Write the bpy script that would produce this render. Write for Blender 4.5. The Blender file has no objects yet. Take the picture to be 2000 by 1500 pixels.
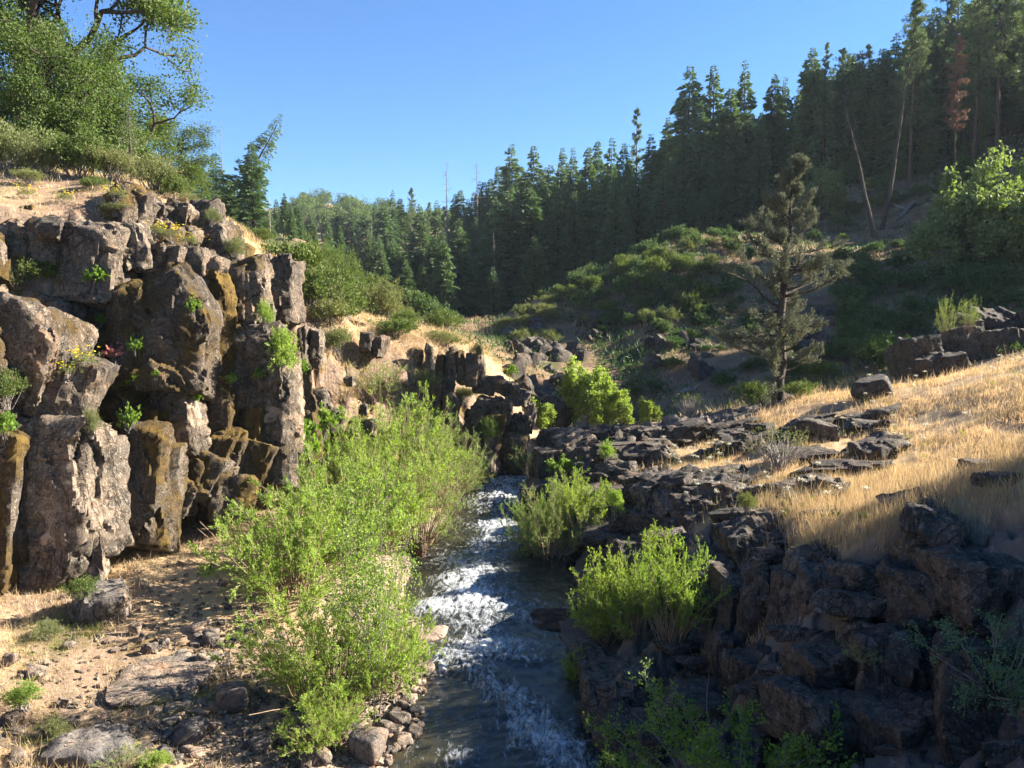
import bpy, math, random
import numpy as np
from mathutils import Vector, Matrix, Euler

R = math.radians
rnd = random.Random(11)
rng = np.random.default_rng(11)
scene = bpy.context.scene
COL = scene.collection

# ------------------------------------------------------------------ camera, sky, sun, exposure
CAM_H = 7.0
F = 1480.0                       # focal length in units of the photograph's 2000 px width
PITCH = math.atan(130.0 / F)     # looking slightly down from the bridge
cam_d = bpy.data.cameras.new('camera')
cam = bpy.data.objects.new('camera', cam_d)
COL.objects.link(cam)
cam_d.sensor_width = 36.0
cam_d.lens = 36.0 * F / 2000.0
cam_d.clip_start = 0.1
cam_d.clip_end = 6000
cam.location = (0, 0, CAM_H)
cam.rotation_euler = (math.pi / 2 - PITCH, 0, 0)
scene.camera = cam

SUN_EL = R(28)
SUN_AZ = R(13)                   # towards +x (right), turned a little to the far side
sd = Vector((math.cos(SUN_EL) * math.cos(SUN_AZ), math.cos(SUN_EL) * math.sin(SUN_AZ), math.sin(SUN_EL)))
world = bpy.data.worlds.new('World')
scene.world = world
world.use_nodes = True
wn = world.node_tree
wn.nodes.clear()
w_out = wn.nodes.new('ShaderNodeOutputWorld')
w_bg = wn.nodes.new('ShaderNodeBackground')
w_sky = wn.nodes.new('ShaderNodeTexSky')
w_sky.sky_type = 'NISHITA'
w_sky.sun_disc = False
w_sky.sun_elevation = SUN_EL
w_sky.sun_rotation = R(90) - SUN_AZ
w_sky.altitude = 900
w_sky.air_density = 1.0
w_sky.dust_density = 0.0
w_sky.ozone_density = 6.0
w_bg.inputs['Strength'].default_value = 0.046
w_tint = wn.nodes.new('ShaderNodeMix'); w_tint.data_type = 'RGBA'; w_tint.blend_type = 'MULTIPLY'
w_tint.inputs[0].default_value = 1.0; w_tint.inputs[7].default_value = (0.38, 0.77, 1.0, 1)   # the clear deep blue of dry mountain air
wn.links.new(w_sky.outputs[0], w_tint.inputs[6])
wn.links.new(w_tint.outputs[2], w_bg.inputs[0])
wn.links.new(w_bg.outputs[0], w_out.inputs[0])
sun_d = bpy.data.lights.new('sun', 'SUN')
sun_d.energy = 5.0
sun_d.angle = R(0.5)
sun_d.color = (1.0, 0.92, 0.80)
sun = bpy.data.objects.new('sun', sun_d)
COL.objects.link(sun)
sun.location = (60, 20, 60)
sun.rotation_euler = sd.to_track_quat('Z', 'Y').to_euler()
scene.view_settings.view_transform = 'Standard'
scene.view_settings.look = 'None'
scene.view_settings.exposure = 2.4
scene.view_settings.gamma = 1.0
scene.view_settings.use_curve_mapping = False
scene.cycles.max_bounces = 6
scene.cycles.diffuse_bounces = 3
scene.cycles.glossy_bounces = 2
scene.cycles.transmission_bounces = 3
scene.cycles.transparent_max_bounces = 4

# ------------------------------------------------------------------ layout helpers
CP, SP = math.cos(PITCH), math.sin(PITCH)

def ray(px, py):
    u = (np.asarray(px, float) - 1000.0) / F
    v = (750.0 - np.asarray(py, float)) / F
    return u, CP + v * SP, -SP + v * CP          # x, y, z

def W(px, py, D):
    dx, dy, dz = ray(px, py)
    s = D / dy
    return np.array([dx * s, D + 0 * dx, CAM_H + dz * s])

# ------------------------------------------------------------------ numeric noise
def _hash(ix, iy, iz, s):
    h = (ix.astype(np.int64) * 374761393 + iy.astype(np.int64) * 668265263 + iz.astype(np.int64) * 2147483587 + s * 974711) & 0xffffffff
    h = ((h ^ (h >> 13)) * 1274126177) & 0xffffffff
    h = ((h ^ (h >> 15)) * 2246822519) & 0xffffffff
    return ((h ^ (h >> 16)) & 0xffffff) / float(0x1000000)

def vnoise(p, s=0):
    p = np.asarray(p, float)
    i = np.floor(p).astype(np.int64)
    f = p - i
    f = f * f * (3 - 2 * f)
    x, y, z = i[:, 0], i[:, 1], i[:, 2]
    fx, fy, fz = f[:, 0], f[:, 1], f[:, 2]
    def h(a, b, c): return _hash(x + a, y + b, z + c, s)
    l = lambda a, b, t: a + (b - a) * t
    n = l(l(l(h(0,0,0), h(1,0,0), fx), l(h(0,1,0), h(1,1,0), fx), fy),
          l(l(h(0,0,1), h(1,0,1), fx), l(h(0,1,1), h(1,1,1), fx), fy), fz)
    return n * 2 - 1

def fbm(p, o=4, s=0, g=0.5):
    a, t, tot = 1.0, 0.0, 0.0
    p = np.asarray(p, float)
    for k in range(o):
        t = t + a * vnoise(p, s + k * 17)
        tot += a
        a *= g
        p = p * 2.03 + 11.7
    return t / tot

def voro(p, s=0, full=False):
    p = np.asarray(p, float)
    i = np.floor(p).astype(np.int64)
    n = len(p)
    f1 = np.full(n, 9.0); f2 = np.full(n, 9.0); cid = np.zeros(n); off = np.zeros((n, 3))
    for a in (-1, 0, 1):
        for b in (-1, 0, 1):
            for c in (-1, 0, 1):
                x, y, z = i[:, 0] + a, i[:, 1] + b, i[:, 2] + c
                dx = x + _hash(x, y, z, s + 1) - p[:, 0]
                dy = y + _hash(x, y, z, s + 2) - p[:, 1]
                dz = z + _hash(x, y, z, s + 3) - p[:, 2]
                d = np.sqrt(dx * dx + dy * dy + dz * dz)
                m = d < f1
                f2 = np.where(m, f1, np.minimum(f2, d))
                cid = np.where(m, _hash(x, y, z, s + 4), cid)
                off[m, 0] = dx[m]; off[m, 1] = dy[m]; off[m, 2] = dz[m]
                f1 = np.where(m, d, f1)
    if full: return f1, f2, cid, off
    return f1, f2, cid

def facets(p, s, tilt=1.1):
    """chipped facets: every cell is a plane of its own"""
    f1, f2, c, o = voro(p, s, True)
    k = lambda q: ((c * (7919.0 + q * 331)) % 1.0) - .5
    return (c - .5) * .55 - (o[:, 0] * k(1) + o[:, 1] * k(2) + o[:, 2] * k(3)) * tilt, f2 - f1

def voro2(x, y, s=0):
    i = np.floor(x).astype(np.int64); j = np.floor(y).astype(np.int64)
    z0 = np.zeros_like(i)
    f1 = np.full(len(x), 9.0); f2 = np.full(len(x), 9.0); cid = np.zeros(len(x)); cx = np.zeros(len(x)); cy = np.zeros(len(x))
    for a in (-1, 0, 1):
        for b in (-1, 0, 1):
            X, Y = i + a, j + b
            qx = X + _hash(X, Y, z0, s + 1); qy = Y + _hash(X, Y, z0, s + 2)
            d = np.hypot(qx - x, qy - y)
            m = d < f1
            f2 = np.where(m, f1, np.minimum(f2, d))
            cid = np.where(m, _hash(X, Y, z0, s + 4), cid)
            cx = np.where(m, x - qx, cx); cy = np.where(m, y - qy, cy)
            f1 = np.where(m, d, f1)
    return f1, f2, cid, cx, cy

def sstep(a, b, x):
    t = np.clip((x - a) / (b - a), 0, 1)
    return t * t * (3 - 2 * t)

# ------------------------------------------------------------------ mesh helpers
def mesh_np(name, V, F_, mat=None, smooth=True, attrs=None):
    V = np.ascontiguousarray(V, dtype=np.float32); F_ = np.ascontiguousarray(F_, dtype=np.int32)
    me = bpy.data.meshes.new(name)
    n, k = F_.shape
    me.vertices.add(len(V)); me.vertices.foreach_set('co', V.ravel())
    me.loops.add(n * k); me.loops.foreach_set('vertex_index', F_.ravel())
    me.polygons.add(n)
    me.polygons.foreach_set('loop_start', np.arange(0, n * k, k, dtype=np.int32))
    me.polygons.foreach_set('loop_total', np.full(n, k, dtype=np.int32))
    me.polygons.foreach_set('use_smooth', np.full(n, smooth, dtype=bool))
    if attrs:
        for an, av in attrs.items():
            at = me.attributes.new(an, 'FLOAT', 'POINT')
            at.data.foreach_set('value', np.ascontiguousarray(av, dtype=np.float32))
    me.update(calc_edges=True)
    if mat: me.materials.append(mat)
    return me

def link(name, data, parent=None, loc=None, rot=None, scale=None):
    o = bpy.data.objects.new(name, data)
    COL.objects.link(o)
    if parent is not None: o.parent = parent
    if loc is not None: o.location = [float(v) for v in loc]
    if rot is not None: o.rotation_euler = rot
    if scale is not None: o.scale = scale
    return o

def tag(o, label=None, cat=None, group=None, kind=None):
    if label: o['label'] = label
    if cat: o['category'] = cat
    if group: o['group'] = group
    if kind: o['kind'] = kind
    return o

class Tubes:
    def __init__(self): self.V = []; self.F = []; self.n = 0
    def add(self, P, r, k=5, cap=True):
        P = np.asarray(P, float); m = len(P)
        r = np.asarray(r, float) * np.ones(m)
        T = np.gradient(P, axis=0); T /= np.linalg.norm(T, axis=1)[:, None] + 1e-9
        ref = np.where(np.abs(T[:, 2:3]) < 0.9, np.array([[0, 0, 1.0]]), np.array([[1.0, 0, 0]]))
        A = np.cross(T, ref); A /= np.linalg.norm(A, axis=1)[:, None] + 1e-9
        B = np.cross(T, A)
        th = np.arange(k) * 2 * math.pi / k
        ring = P[:, None, :] + r[:, None, None] * (np.cos(th)[None, :, None] * A[:, None, :] + np.sin(th)[None, :, None] * B[:, None, :])
        self.V.append(ring.reshape(-1, 3))
        i = np.arange(m - 1)[:, None] * k; j = np.arange(k)[None, :]; j2 = (j + 1) % k
        self.F.append((np.stack([i + j, i + j2, i + k + j2, i + k + j], -1).reshape(-1, 4)) + self.n)
        self.n += m * k
    def mesh(self, name, mat, rough=0.0):
        V = np.concatenate(self.V); Fc = np.concatenate(self.F)
        return mesh_np(name, V, Fc, mat, True)

def unit(v): return v / (np.linalg.norm(v, axis=-1, keepdims=True) + 1e-9)

def leaf_quads(P, Dv, L, Wd, cup=0.12, r=None):
    """one bent diamond leaf per row: base P, pointing along Dv"""
    r = r or rng
    n = len(P)
    Dv = unit(Dv)
    side = unit(np.cross(Dv, unit(r.normal(size=(n, 3)))))
    up = np.cross(side, Dv)
    L = np.broadcast_to(L, n)[:, None]; Wd = np.broadcast_to(Wd, n)[:, None]
    mid = P + Dv * L * 0.5 + up * L * cup
    V = np.stack([P, mid + side * Wd * 0.5, P + Dv * L, mid - side * Wd * 0.5], 1).reshape(-1, 3)
    return V, np.arange(n * 4).reshape(-1, 4)
# ------------------------------------------------------------------ materials
class NT:
    def __init__(self, name):
        self.m = bpy.data.materials.new(name); self.m.use_nodes = True
        self.t = self.m.node_tree; self.t.nodes.clear()
        self.out = self.t.nodes.new('ShaderNodeOutputMaterial')
    def n(self, typ, **kw):
        nd = self.t.nodes.new(typ)
        for k, v in kw.items(): setattr(nd, k, v)
        return nd
    def set(self, sock, v):
        if isinstance(v, bpy.types.NodeSocket): self.t.links.new(v, sock)
        elif isinstance(v, (tuple, list)) and len(v) == 3 and sock.type == 'RGBA': sock.default_value = (*v, 1)
        else: sock.default_value = v
    def pos(self): return self.n('ShaderNodeNewGeometry').outputs['Position']
    def objpos(self): return self.n('ShaderNodeTexCoord').outputs['Object']
    def noise(self, vec, scale, detail=4, rough=0.55, dist=0.0, out='Fac'):
        nd = self.n('ShaderNodeTexNoise'); self.set(nd.inputs['Vector'], vec)
        nd.inputs['Scale'].default_value = scale; nd.inputs['Detail'].default_value = detail
        nd.inputs['Roughness'].default_value = rough; nd.inputs['Distortion'].default_value = dist
        return nd.outputs[out]
    def voronoi(self, vec, scale, feature='F1', out='Distance'):
        nd = self.n('ShaderNodeTexVoronoi', feature=feature); self.set(nd.inputs['Vector'], vec); nd.inputs['Scale'].default_value = scale
        return nd.outputs[out]
    def ramp(self, fac, stops, interp='LINEAR'):
        nd = self.n('ShaderNodeValToRGB'); cr = nd.color_ramp; cr.interpolation = interp
        while len(cr.elements) < len(stops): cr.elements.new(0.5)
        for e, (p, c) in zip(cr.elements, stops):
            e.position = p; e.color = (c, c, c, 1) if isinstance(c, (int, float)) else (*c, 1)
        self.set(nd.inputs[0], fac); return nd.outputs[0]
    def mix(self, fac, a, b, blend='MIX'):
        nd = self.n('ShaderNodeMix', data_type='RGBA', blend_type=blend)
        self.set(nd.inputs[0], fac); self.set(nd.inputs[6], a); self.set(nd.inputs[7], b); return nd.outputs[2]
    def math(self, op, a, b=0.0, clamp=False):
        nd = self.n('ShaderNodeMath', operation=op, use_clamp=clamp); self.set(nd.inputs[0], a); self.set(nd.inputs[1], b); return nd.outputs[0]
    def attr(self, name, typ='GEOMETRY', out='Fac'):
        nd = self.n('ShaderNodeAttribute', attribute_type=typ); nd.attribute_name = name; return nd.outputs[out]
    def mapping(self, vec, scale):
        nd = self.n('ShaderNodeMapping'); self.set(nd.inputs[0], vec); nd.inputs['Scale'].default_value = scale; return nd.outputs[0]
    def bump(self, h, strength, dist, normal=None):
        nd = self.n('ShaderNodeBump'); self.set(nd.inputs['Height'], h); nd.inputs['Strength'].default_value = strength
        nd.inputs['Distance'].default_value = dist
        if normal is not None: self.set(nd.inputs['Normal'], normal)
        return nd.outputs[0]
    def principled(self, color, rough=0.8, normal=None, spec=0.3, **kw):
        nd = self.n('ShaderNodeBsdfPrincipled'); self.set(nd.inputs['Base Color'], color); self.set(nd.inputs['Roughness'], rough)
        self.set(nd.inputs['Specular IOR Level'], spec)
        if normal is not None: self.set(nd.inputs['Normal'], normal)
        for k, v in kw.items(): self.set(nd.inputs[k.replace('_', ' ')], v)
        self.t.links.new(nd.outputs[0], self.out.inputs[0]); return nd

def rock_mat(name, dark, brown, lichen=(0.36, 0.34, 0.31), lich=0.5, moss=True, mossc=((0.075, 0.044, 0.010), (0.135, 0.085, 0.014)), mossbias=0.0):
    t = NT(name); P = t.pos()
    big = t.noise(P, 0.7, 3)
    mid = t.noise(P, 4.5, 6, 0.65)
    fine = t.noise(P, 26, 8, 0.7)
    c = t.mix(t.ramp(t.math('ADD', big, t.math('MULTIPLY', t.math('SUBTRACT', mid, 0.5), 0.5)), [(0.40, 0.0), (0.60, 1.0)]), dark, brown)
    c = t.mix(t.ramp(mid, [(0.38, 0.55), (0.62, 0.0)]), c, tuple(v * 0.45 for v in dark))
    c = t.mix(t.ramp(fine, [(0.40, 0.65), (0.55, 0.0)]), c, tuple(v * 0.4 for v in dark))
    # rusty / orange iron streaks
    rust = t.noise(t.mapping(P, (1.0, 1.0, 0.35)), 1.7, 5, 0.6)
    c = t.mix(t.math('MULTIPLY', t.ramp(rust, [(0.56, 0.0), (0.70, 1.0)]), 0.5), c, (brown[0] * 1.25, brown[1] * 0.85, brown[2] * 0.55))
    # crustose lichen
    l1 = t.noise(P, 11, 9, 0.72, 0.6)
    l2 = t.noise(P, 1.3, 3)
    lm = t.math('MULTIPLY', t.ramp(l1, [(0.54, 0.0), (0.63, 1.0)]), t.ramp(l2, [(0.30, 0.15), (0.6, 1.0)]))
    c = t.mix(t.math('MULTIPLY', lm, lich), c, lichen)
    l3 = t.voronoi(P, 17)
    c = t.mix(t.math('MULTIPLY', t.ramp(l3, [(0.16, 1.0), (0.24, 0.0)]), lich * 0.6), c, tuple(v * 1.15 for v in lichen))
    # pale freshly broken stone
    pn = t.noise(P, 1.1, 4, 0.5, 0.8)
    pal = t.math('MULTIPLY', t.ramp(t.math('ADD', pn, t.attr('pale', 'OBJECT')), [(0.66, 0.0), (0.74, 1.0)]), t.ramp(mid, [(0.36, 0.25), (0.55, 1.0)]))
    c = t.mix(pal, c, t.mix(fine, (0.32, 0.235, 0.165), (0.48, 0.375, 0.275)))
    orn = t.n('ShaderNodeObjectInfo').outputs['Random']
    c = t.mix(1.0, c, t.mix(orn, (0.66, 0.64, 0.62), (1.12, 1.10, 1.06)), 'MULTIPLY')
    h = t.math('ADD', t.math('MULTIPLY', mid, 0.7), t.math('MULTIPLY', fine, 0.35))
    if moss:
        nz = t.n('ShaderNodeSeparateXYZ'); t.t.links.new(t.n('ShaderNodeNewGeometry').outputs['Normal'], nz.inputs[0])
        mn = t.noise(t.mapping(P, (1.0, 1.0, 0.42)), 1.25, 6, 0.62, 0.3)
        ms = t.math('ADD', t.math('ADD', mn, t.attr('moss', 'OBJECT')), t.math('MULTIPLY', nz.outputs[2], 0.10))
        mtex = t.noise(P, 30, 6, 0.75)
        ms = t.math('ADD', ms, t.math('MULTIPLY', t.math('SUBTRACT', mtex, 0.5), 0.55))
        ms = t.math('ADD', ms, t.math('MULTIPLY', t.math('SUBTRACT', mid, 0.5), 0.35))
        mm = t.ramp(ms, [(0.60 - mossbias, 0.0), (0.74 - mossbias, 0.92)])
        c = t.mix(mm, c, t.mix(t.ramp(t.noise(P, 3, 3), [(0.35, 0.0), (0.65, 1.0)]), mossc[0], mossc[1]))
        h = t.math('ADD', h, t.math('MULTIPLY', t.math('MULTIPLY', mtex, mm), 0.6))
    ck = t.math('ABSOLUTE', t.math('SUBTRACT', t.noise(t.mapping(P, (1.0, 1.0, 0.38)), 1.5, 5, 0.55, 0.9), 0.5))
    ck2 = t.math('ABSOLUTE', t.math('SUBTRACT', t.noise(t.mapping(P, (0.8, 0.8, 1.6)), 1.3, 4, 0.5, 0.6), 0.52))
    crack = t.math('MULTIPLY', t.ramp(ck, [(0.0, 0.0), (0.014, 1.0)]), t.ramp(ck2, [(0.0, 0.25), (0.009, 1.0)]))
    c = t.mix(t.math('MULTIPLY', t.math('SUBTRACT', 1.0, crack), 0.65), c, tuple(v * 0.3 for v in dark))
    b = t.bump(crack, 0.8, 0.05)
    b = t.bump(h, 1.0, 0.07, b)
    t.principled(c, 0.92, b, 0.25)
    return t.m

M = {}
M['basalt'] = rock_mat('weathered_basalt', (0.110, 0.090, 0.072), (0.235, 0.180, 0.132), lichen=(0.42, 0.385, 0.33), lich=0.55, mossbias=0.02)
M['dark_basalt'] = rock_mat('dark_basalt', (0.082, 0.073, 0.063), (0.155, 0.127, 0.102), lichen=(0.29, 0.27, 0.24), lich=0.5, moss=True, mossc=((0.03, 0.028, 0.008), (0.06, 0.05, 0.012)), mossbias=-0.1)
M['river_stone'] = rock_mat('river_stone', (0.20, 0.17, 0.145), (0.36, 0.27, 0.20), lichen=(0.42, 0.38, 0.33), lich=0.25, moss=False)
M['dark_stone'] = rock_mat('grey_river_stone', (0.13, 0.12, 0.115), (0.21, 0.18, 0.155), lichen=(0.36, 0.34, 0.31), lich=0.3, moss=False)
M['wet_stone'] = rock_mat('wet_brown_stone', (0.07, 0.05, 0.038), (0.17, 0.095, 0.058), lichen=(0.26, 0.22, 0.18), lich=0.25, moss=False)

def ground_mat():
    t = NT('ground_soil'); P = t.pos()
    g, k, f = t.attr('dry'), t.attr('rock'), t.attr('wood')
    gr = t.attr('gravel')
    n1 = t.noise(P, 0.5, 5); n2 = t.noise(P, 5, 6, 0.65); n3 = t.noise(P, 40, 5, 0.7)
    soil = t.mix(t.ramp(n2, [(0.35, 0), (0.65, 1)]), (0.13, 0.08, 0.05), (0.33, 0.22, 0.14))
    soil = t.mix(t.math('MULTIPLY', t.ramp(t.voronoi(P, 9, out='Color'), [(0.55, 0), (0.8, 1)]), t.ramp(n3, [(0.45, 0), (0.55, 1)])), soil, (0.17, 0.135, 0.11))
    straw = t.mix(n3, (0.29, 0.195, 0.105), (0.50, 0.37, 0.22))
    straw = t.mix(t.ramp(t.noise(P, 1.4, 4), [(0.5, 0.0), (0.7, 0.7)]), straw, (0.33, 0.19, 0.10))
    c = t.mix(g, soil, straw)
    hillsoil = t.mix(t.ramp(n1, [(0.35, 0), (0.65, 1)]), (0.15, 0.092, 0.058), (0.23, 0.16, 0.09))
    hillsoil = t.mix(t.ramp(t.noise(P, 0.35, 8, 0.7), [(0.50, 0), (0.60, 0.9)]), hillsoil, (0.05, 0.06, 0.022))
    c = t.mix(f, c, hillsoil)
    rk = t.mix(t.ramp(t.noise(P, 1.1, 6), [(0.35, 0), (0.65, 1)]), (0.080, 0.070, 0.060), (0.16, 0.13, 0.104))
    rk = t.mix(t.math('MULTIPLY', t.ramp(t.noise(P, 12, 9, 0.72, 0.5), [(0.53, 0), (0.63, 1)]), 0.45), rk, (0.22, 0.21, 0.20))
    lrk = t.mix(t.ramp(t.noise(P, 0.9, 6), [(0.35, 0), (0.65, 1)]), (0.12, 0.088, 0.066), (0.25, 0.165, 0.115))
    lrk = t.mix(t.ramp(t.noise(P, 1.3, 6, 0.6), [(0.52, 0), (0.62, 1)]), lrk, (0.10, 0.07, 0.012))
    lrk = t.mix(t.math('MULTIPLY', t.ramp(t.noise(P, 12, 9, 0.72, 0.5), [(0.53, 0), (0.63, 1)]), 0.4), lrk, (0.38, 0.35, 0.31))
    rk = t.mix(t.attr('leftside'), rk, lrk)
    c = t.mix(k, c, rk)
    peb = t.voronoi(P, 16, out='Color')
    pebc = t.mix(t.math('MULTIPLY', peb, 1.0), (0.13, 0.105, 0.09), (0.40, 0.30, 0.23))
    c = t.mix(t.math('MULTIPLY', gr, t.ramp(n2, [(0.35, 0.3), (0.6, 1.0)])), c, pebc)
    pd = t.voronoi(P, 16)
    h = t.math('ADD', t.math('MULTIPLY', n2, 0.6), t.math('MULTIPLY', n3, 0.3))
    h = t.math('SUBTRACT', h, t.math('MULTIPLY', t.math('MULTIPLY', pd, gr), 0.9))
    b = t.bump(h, 0.8, 0.06)
    t.principled(c, 0.95, b, 0.15)
    return t.m
M['ground'] = ground_mat()

def leaf_mat(name, a, b, trans=0.35, tcol=None, rough=0.6, spec=0.22, yellow=None, patch=None):
    t = NT(name)
    r = t.n('ShaderNodeNewGeometry').outputs['Random Per Island']
    oi = t.n('ShaderNodeObjectInfo').outputs['Random']
    c = t.mix(r, a, b)
    c = t.mix(t.math('MULTIPLY', oi, 0.35), c, t.mix(0.5, b, (b[0] * 1.3, b[1] * 1.0, b[2] * 0.7)))
    if patch:
        pt = t.noise(t.pos(), 0.9, 4, 0.6)
        c = t.mix(t.ramp(pt, [(0.42, 0.0), (0.62, 0.75)]), c, patch)
    if yellow: c = t.mix(t.math('GREATER_THAN', r, yellow[1]), c, yellow[0])
    p = t.principled(c, rough, None, spec)
    tr = t.n('ShaderNodeBsdfTranslucent')
    tc = t.mix(1.0, c, tcol or (1.2, 1.35, 0.5), 'MULTIPLY')
    t.set(tr.inputs[0], tc)
    mx = t.n('ShaderNodeMixShader'); mx.inputs[0].default_value = trans
    t.t.links.new(p.outputs[0], mx.inputs[1]); t.t.links.new(tr.outputs[0], mx.inputs[2])
    t.t.links.new(mx.outputs[0], t.out.inputs[0])
    return t.m
M['willow'] = leaf_mat('willow_leaf', (0.115, 0.18, 0.035), (0.29, 0.38, 0.105), 0.48)
M['willow_yellow'] = leaf_mat('yellow_willow_leaf', (0.15, 0.21, 0.035), (0.30, 0.37, 0.09), 0.42)
M['willow_dull'] = leaf_mat('dull_willow_leaf', (0.12, 0.17, 0.05), (0.25, 0.31, 0.12), 0.35)
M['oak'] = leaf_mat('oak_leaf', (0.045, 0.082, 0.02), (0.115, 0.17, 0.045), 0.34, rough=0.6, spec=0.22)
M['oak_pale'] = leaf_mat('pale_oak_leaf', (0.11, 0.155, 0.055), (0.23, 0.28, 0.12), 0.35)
M['bigleaf'] = leaf_mat('bigleaf', (0.14, 0.20, 0.04), (0.28, 0.34, 0.10), 0.45)
M['shrub'] = leaf_mat('shrub_leaf', (0.06, 0.095, 0.026), (0.13, 0.17, 0.05), 0.3)
M['shrub_dark'] = leaf_mat('dark_shrub_leaf', (0.045, 0.085, 0.032), (0.10, 0.155, 0.058), 0.25)
M['sage'] = leaf_mat('sage_leaf', (0.12, 0.14, 0.062), (0.22, 0.235, 0.11), 0.25, rough=0.8, spec=0.1)
M['blue_leaf'] = leaf_mat('blue_green_leaf', (0.06, 0.125, 0.06), (0.13, 0.225, 0.11), 0.3)
M['round_leaf'] = leaf_mat('round_leaf', (0.09, 0.16, 0.027), (0.18, 0.27, 0.055), 0.4)
M['fir'] = leaf_mat('fir_needle', (0.055, 0.105, 0.052), (0.14, 0.21, 0.10), 0.22, rough=0.6, spec=0.3)
M['pine'] = leaf_mat('pine_needle', (0.065, 0.105, 0.048), (0.15, 0.20, 0.09), 0.22, rough=0.6, spec=0.3)
M['juniper'] = leaf_mat('juniper_scale', (0.085, 0.10, 0.068), (0.19, 0.205, 0.14), 0.2, tcol=(1, 1, .8), rough=0.8, spec=0.15)
M['rust'] = leaf_mat('rust_needle', (0.16, 0.085, 0.055), (0.33, 0.20, 0.135), 0.15, tcol=(1.2, 1, 0.8))
M['flower_y'] = leaf_mat('yellow_petal', (0.55, 0.43, 0.01), (0.75, 0.62, 0.03), 0.3, tcol=(1, 1, 1))
M['flower_w'] = leaf_mat('cream_petal', (0.55, 0.52, 0.38), (0.72, 0.70, 0.55), 0.3, tcol=(1, 1, 1))
M['flower_p'] = leaf_mat('pink_petal', (0.40, 0.16, 0.14), (0.55, 0.26, 0.22), 0.3, tcol=(1, 1, 1))
M['straw'] = leaf_mat('dry_grass_blade', (0.36, 0.265, 0.15), (0.70, 0.57, 0.38), 0.35, tcol=(1.2, 1.1, 0.9), patch=(0.30, 0.235, 0.115), rough=0.7, spec=0.2)
M['straw_grey'] = leaf_mat('greyed_straw_blade', (0.27, 0.21, 0.12), (0.52, 0.42, 0.26), 0.3, tcol=(1.2, 1.1, 0.9), rough=0.7, spec=0.2)  # darker straw; on the right slope its tone paints in shade
M['greengrass'] = leaf_mat('green_grass_blade', (0.10, 0.14, 0.03), (0.27, 0.27, 0.08), 0.3)

def bark_mat(name, a, b):
    t = NT(name); P = t.pos()
    n = t.noise(t.mapping(P, (1, 1, 0.25)), 14, 6, 0.65)
    c = t.mix(t.ramp(n, [(0.3, 0.0), (0.7, 1.0)]), a, b)
    t.principled(c, 0.9, t.bump(n, 0.8, 0.03), 0.2)
    return t.m
M['bark_dark'] = bark_mat('dark_bark', (0.03, 0.024, 0.02), (0.10, 0.078, 0.062))
M['bark_grey'] = bark_mat('grey_bark', (0.10, 0.09, 0.08), (0.27, 0.24, 0.21))
M['bark_red'] = bark_mat('reddish_bark', (0.055, 0.036, 0.026), (0.16, 0.10, 0.07))
M['deadwood'] = bark_mat('bleached_deadwood', (0.16, 0.135, 0.115), (0.42, 0.38, 0.33))
M['twig'] = bark_mat('tan_twig', (0.16, 0.11, 0.07), (0.34, 0.25, 0.165))

def water_mat():
    t = NT('creek_water'); P = t.pos()
    fo = t.attr('foam'); dep = t.attr('depth')
    n = t.noise(P, 3.0, 5, 0.6)
    f1 = t.noise(t.mapping(P, (1.0, 0.40, 1)), 5.0, 10, 0.76, 1.8)
    f2 = t.noise(t.mapping(P, (1.0, 0.5, 1)), 19, 6, 0.7, 0.8)
    fsum = t.math('ADD', fo, t.math('MULTIPLY', t.math('SUBTRACT', f1, 0.5), 2.6))
    fsum = t.math('ADD', fsum, t.math('MULTIPLY', t.math('SUBTRACT', f2, 0.5), 0.5))
    fm = t.ramp(fsum, [(0.36, 0.0), (0.74, 0.5), (1.15, 1.0)])
    bed = t.mix(t.ramp(n, [(0.35, 0), (0.65, 1)]), (0.010, 0.014, 0.015), (0.045, 0.038, 0.022))
    bed = t.mix(dep, bed, (0.010, 0.013, 0.013))
    stone = t.ramp(t.voronoi(P, 3.2, out='Color'), [(0.2, 0.0), (0.9, 1.0)])
    bed = t.mix(t.math('MULTIPLY', stone, 0.3), bed, (0.06, 0.05, 0.032))
    wv = t.noise(t.mapping(P, (1.0, 0.6, 1)), 9, 6, 0.65, 0.6)
    b = t.bump(wv, 0.5, 0.045)
    w = t.principled(bed, 0.06, b, 0.6, IOR=1.33)
    foam = t.n('ShaderNodeBsdfPrincipled')
    t.set(foam.inputs['Base Color'], (0.74, 0.77, 0.80)); foam.inputs['Roughness'].default_value = 0.5
    t.set(foam.inputs['Normal'], t.bump(t.math('ADD', f1, f2), 0.8, 0.06))
    mx = t.n('ShaderNodeMixShader'); t.set(mx.inputs[0], fm)
    t.t.links.new(w.outputs[0], mx.inputs[1]); t.t.links.new(foam.outputs[0], mx.inputs[2])
    t.t.links.new(mx.outputs[0], t.out.inputs[0])
    return t.m
M['water'] = water_mat()
# ------------------------------------------------------------------ terrain
def creek_z(y): return np.where(y > 12, 0.047 * (y - 12), 0.02 * (y - 12)) + np.where(y > 29, 0.05 * (y - 29), 0)
_cp = np.array([  # D, left px, right px  (in the photograph) at the water line
    (4, 700, 1500), (8, 760, 1330), (11, 800, 1215), (12, 825, 1195), (13.5, 855, 1135), (15, 850, 1095), (16.3, 835, 1070), (18, 815, 1105),
    (20, 822, 1112), (21, 830, 1100), (23, 876, 1040), (25, 893, 1012), (27, 910, 1010), (29, 944, 1035)])
_cy = np.concatenate([_cp[:, 0], [32, 36, 41, 48, 60, 80, 120]])
_cl = np.concatenate([(_cp[:, 1] - 1000) / F * _cp[:, 0], [0.1, 1.8, 3.2, 3.0, 0.0, -5, -12]])
_cr = np.concatenate([(_cp[:, 2] - 1000) / F * _cp[:, 0], [1.4, 3.2, 5.0, 5.0, 2.0, -3, -9]])
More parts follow.
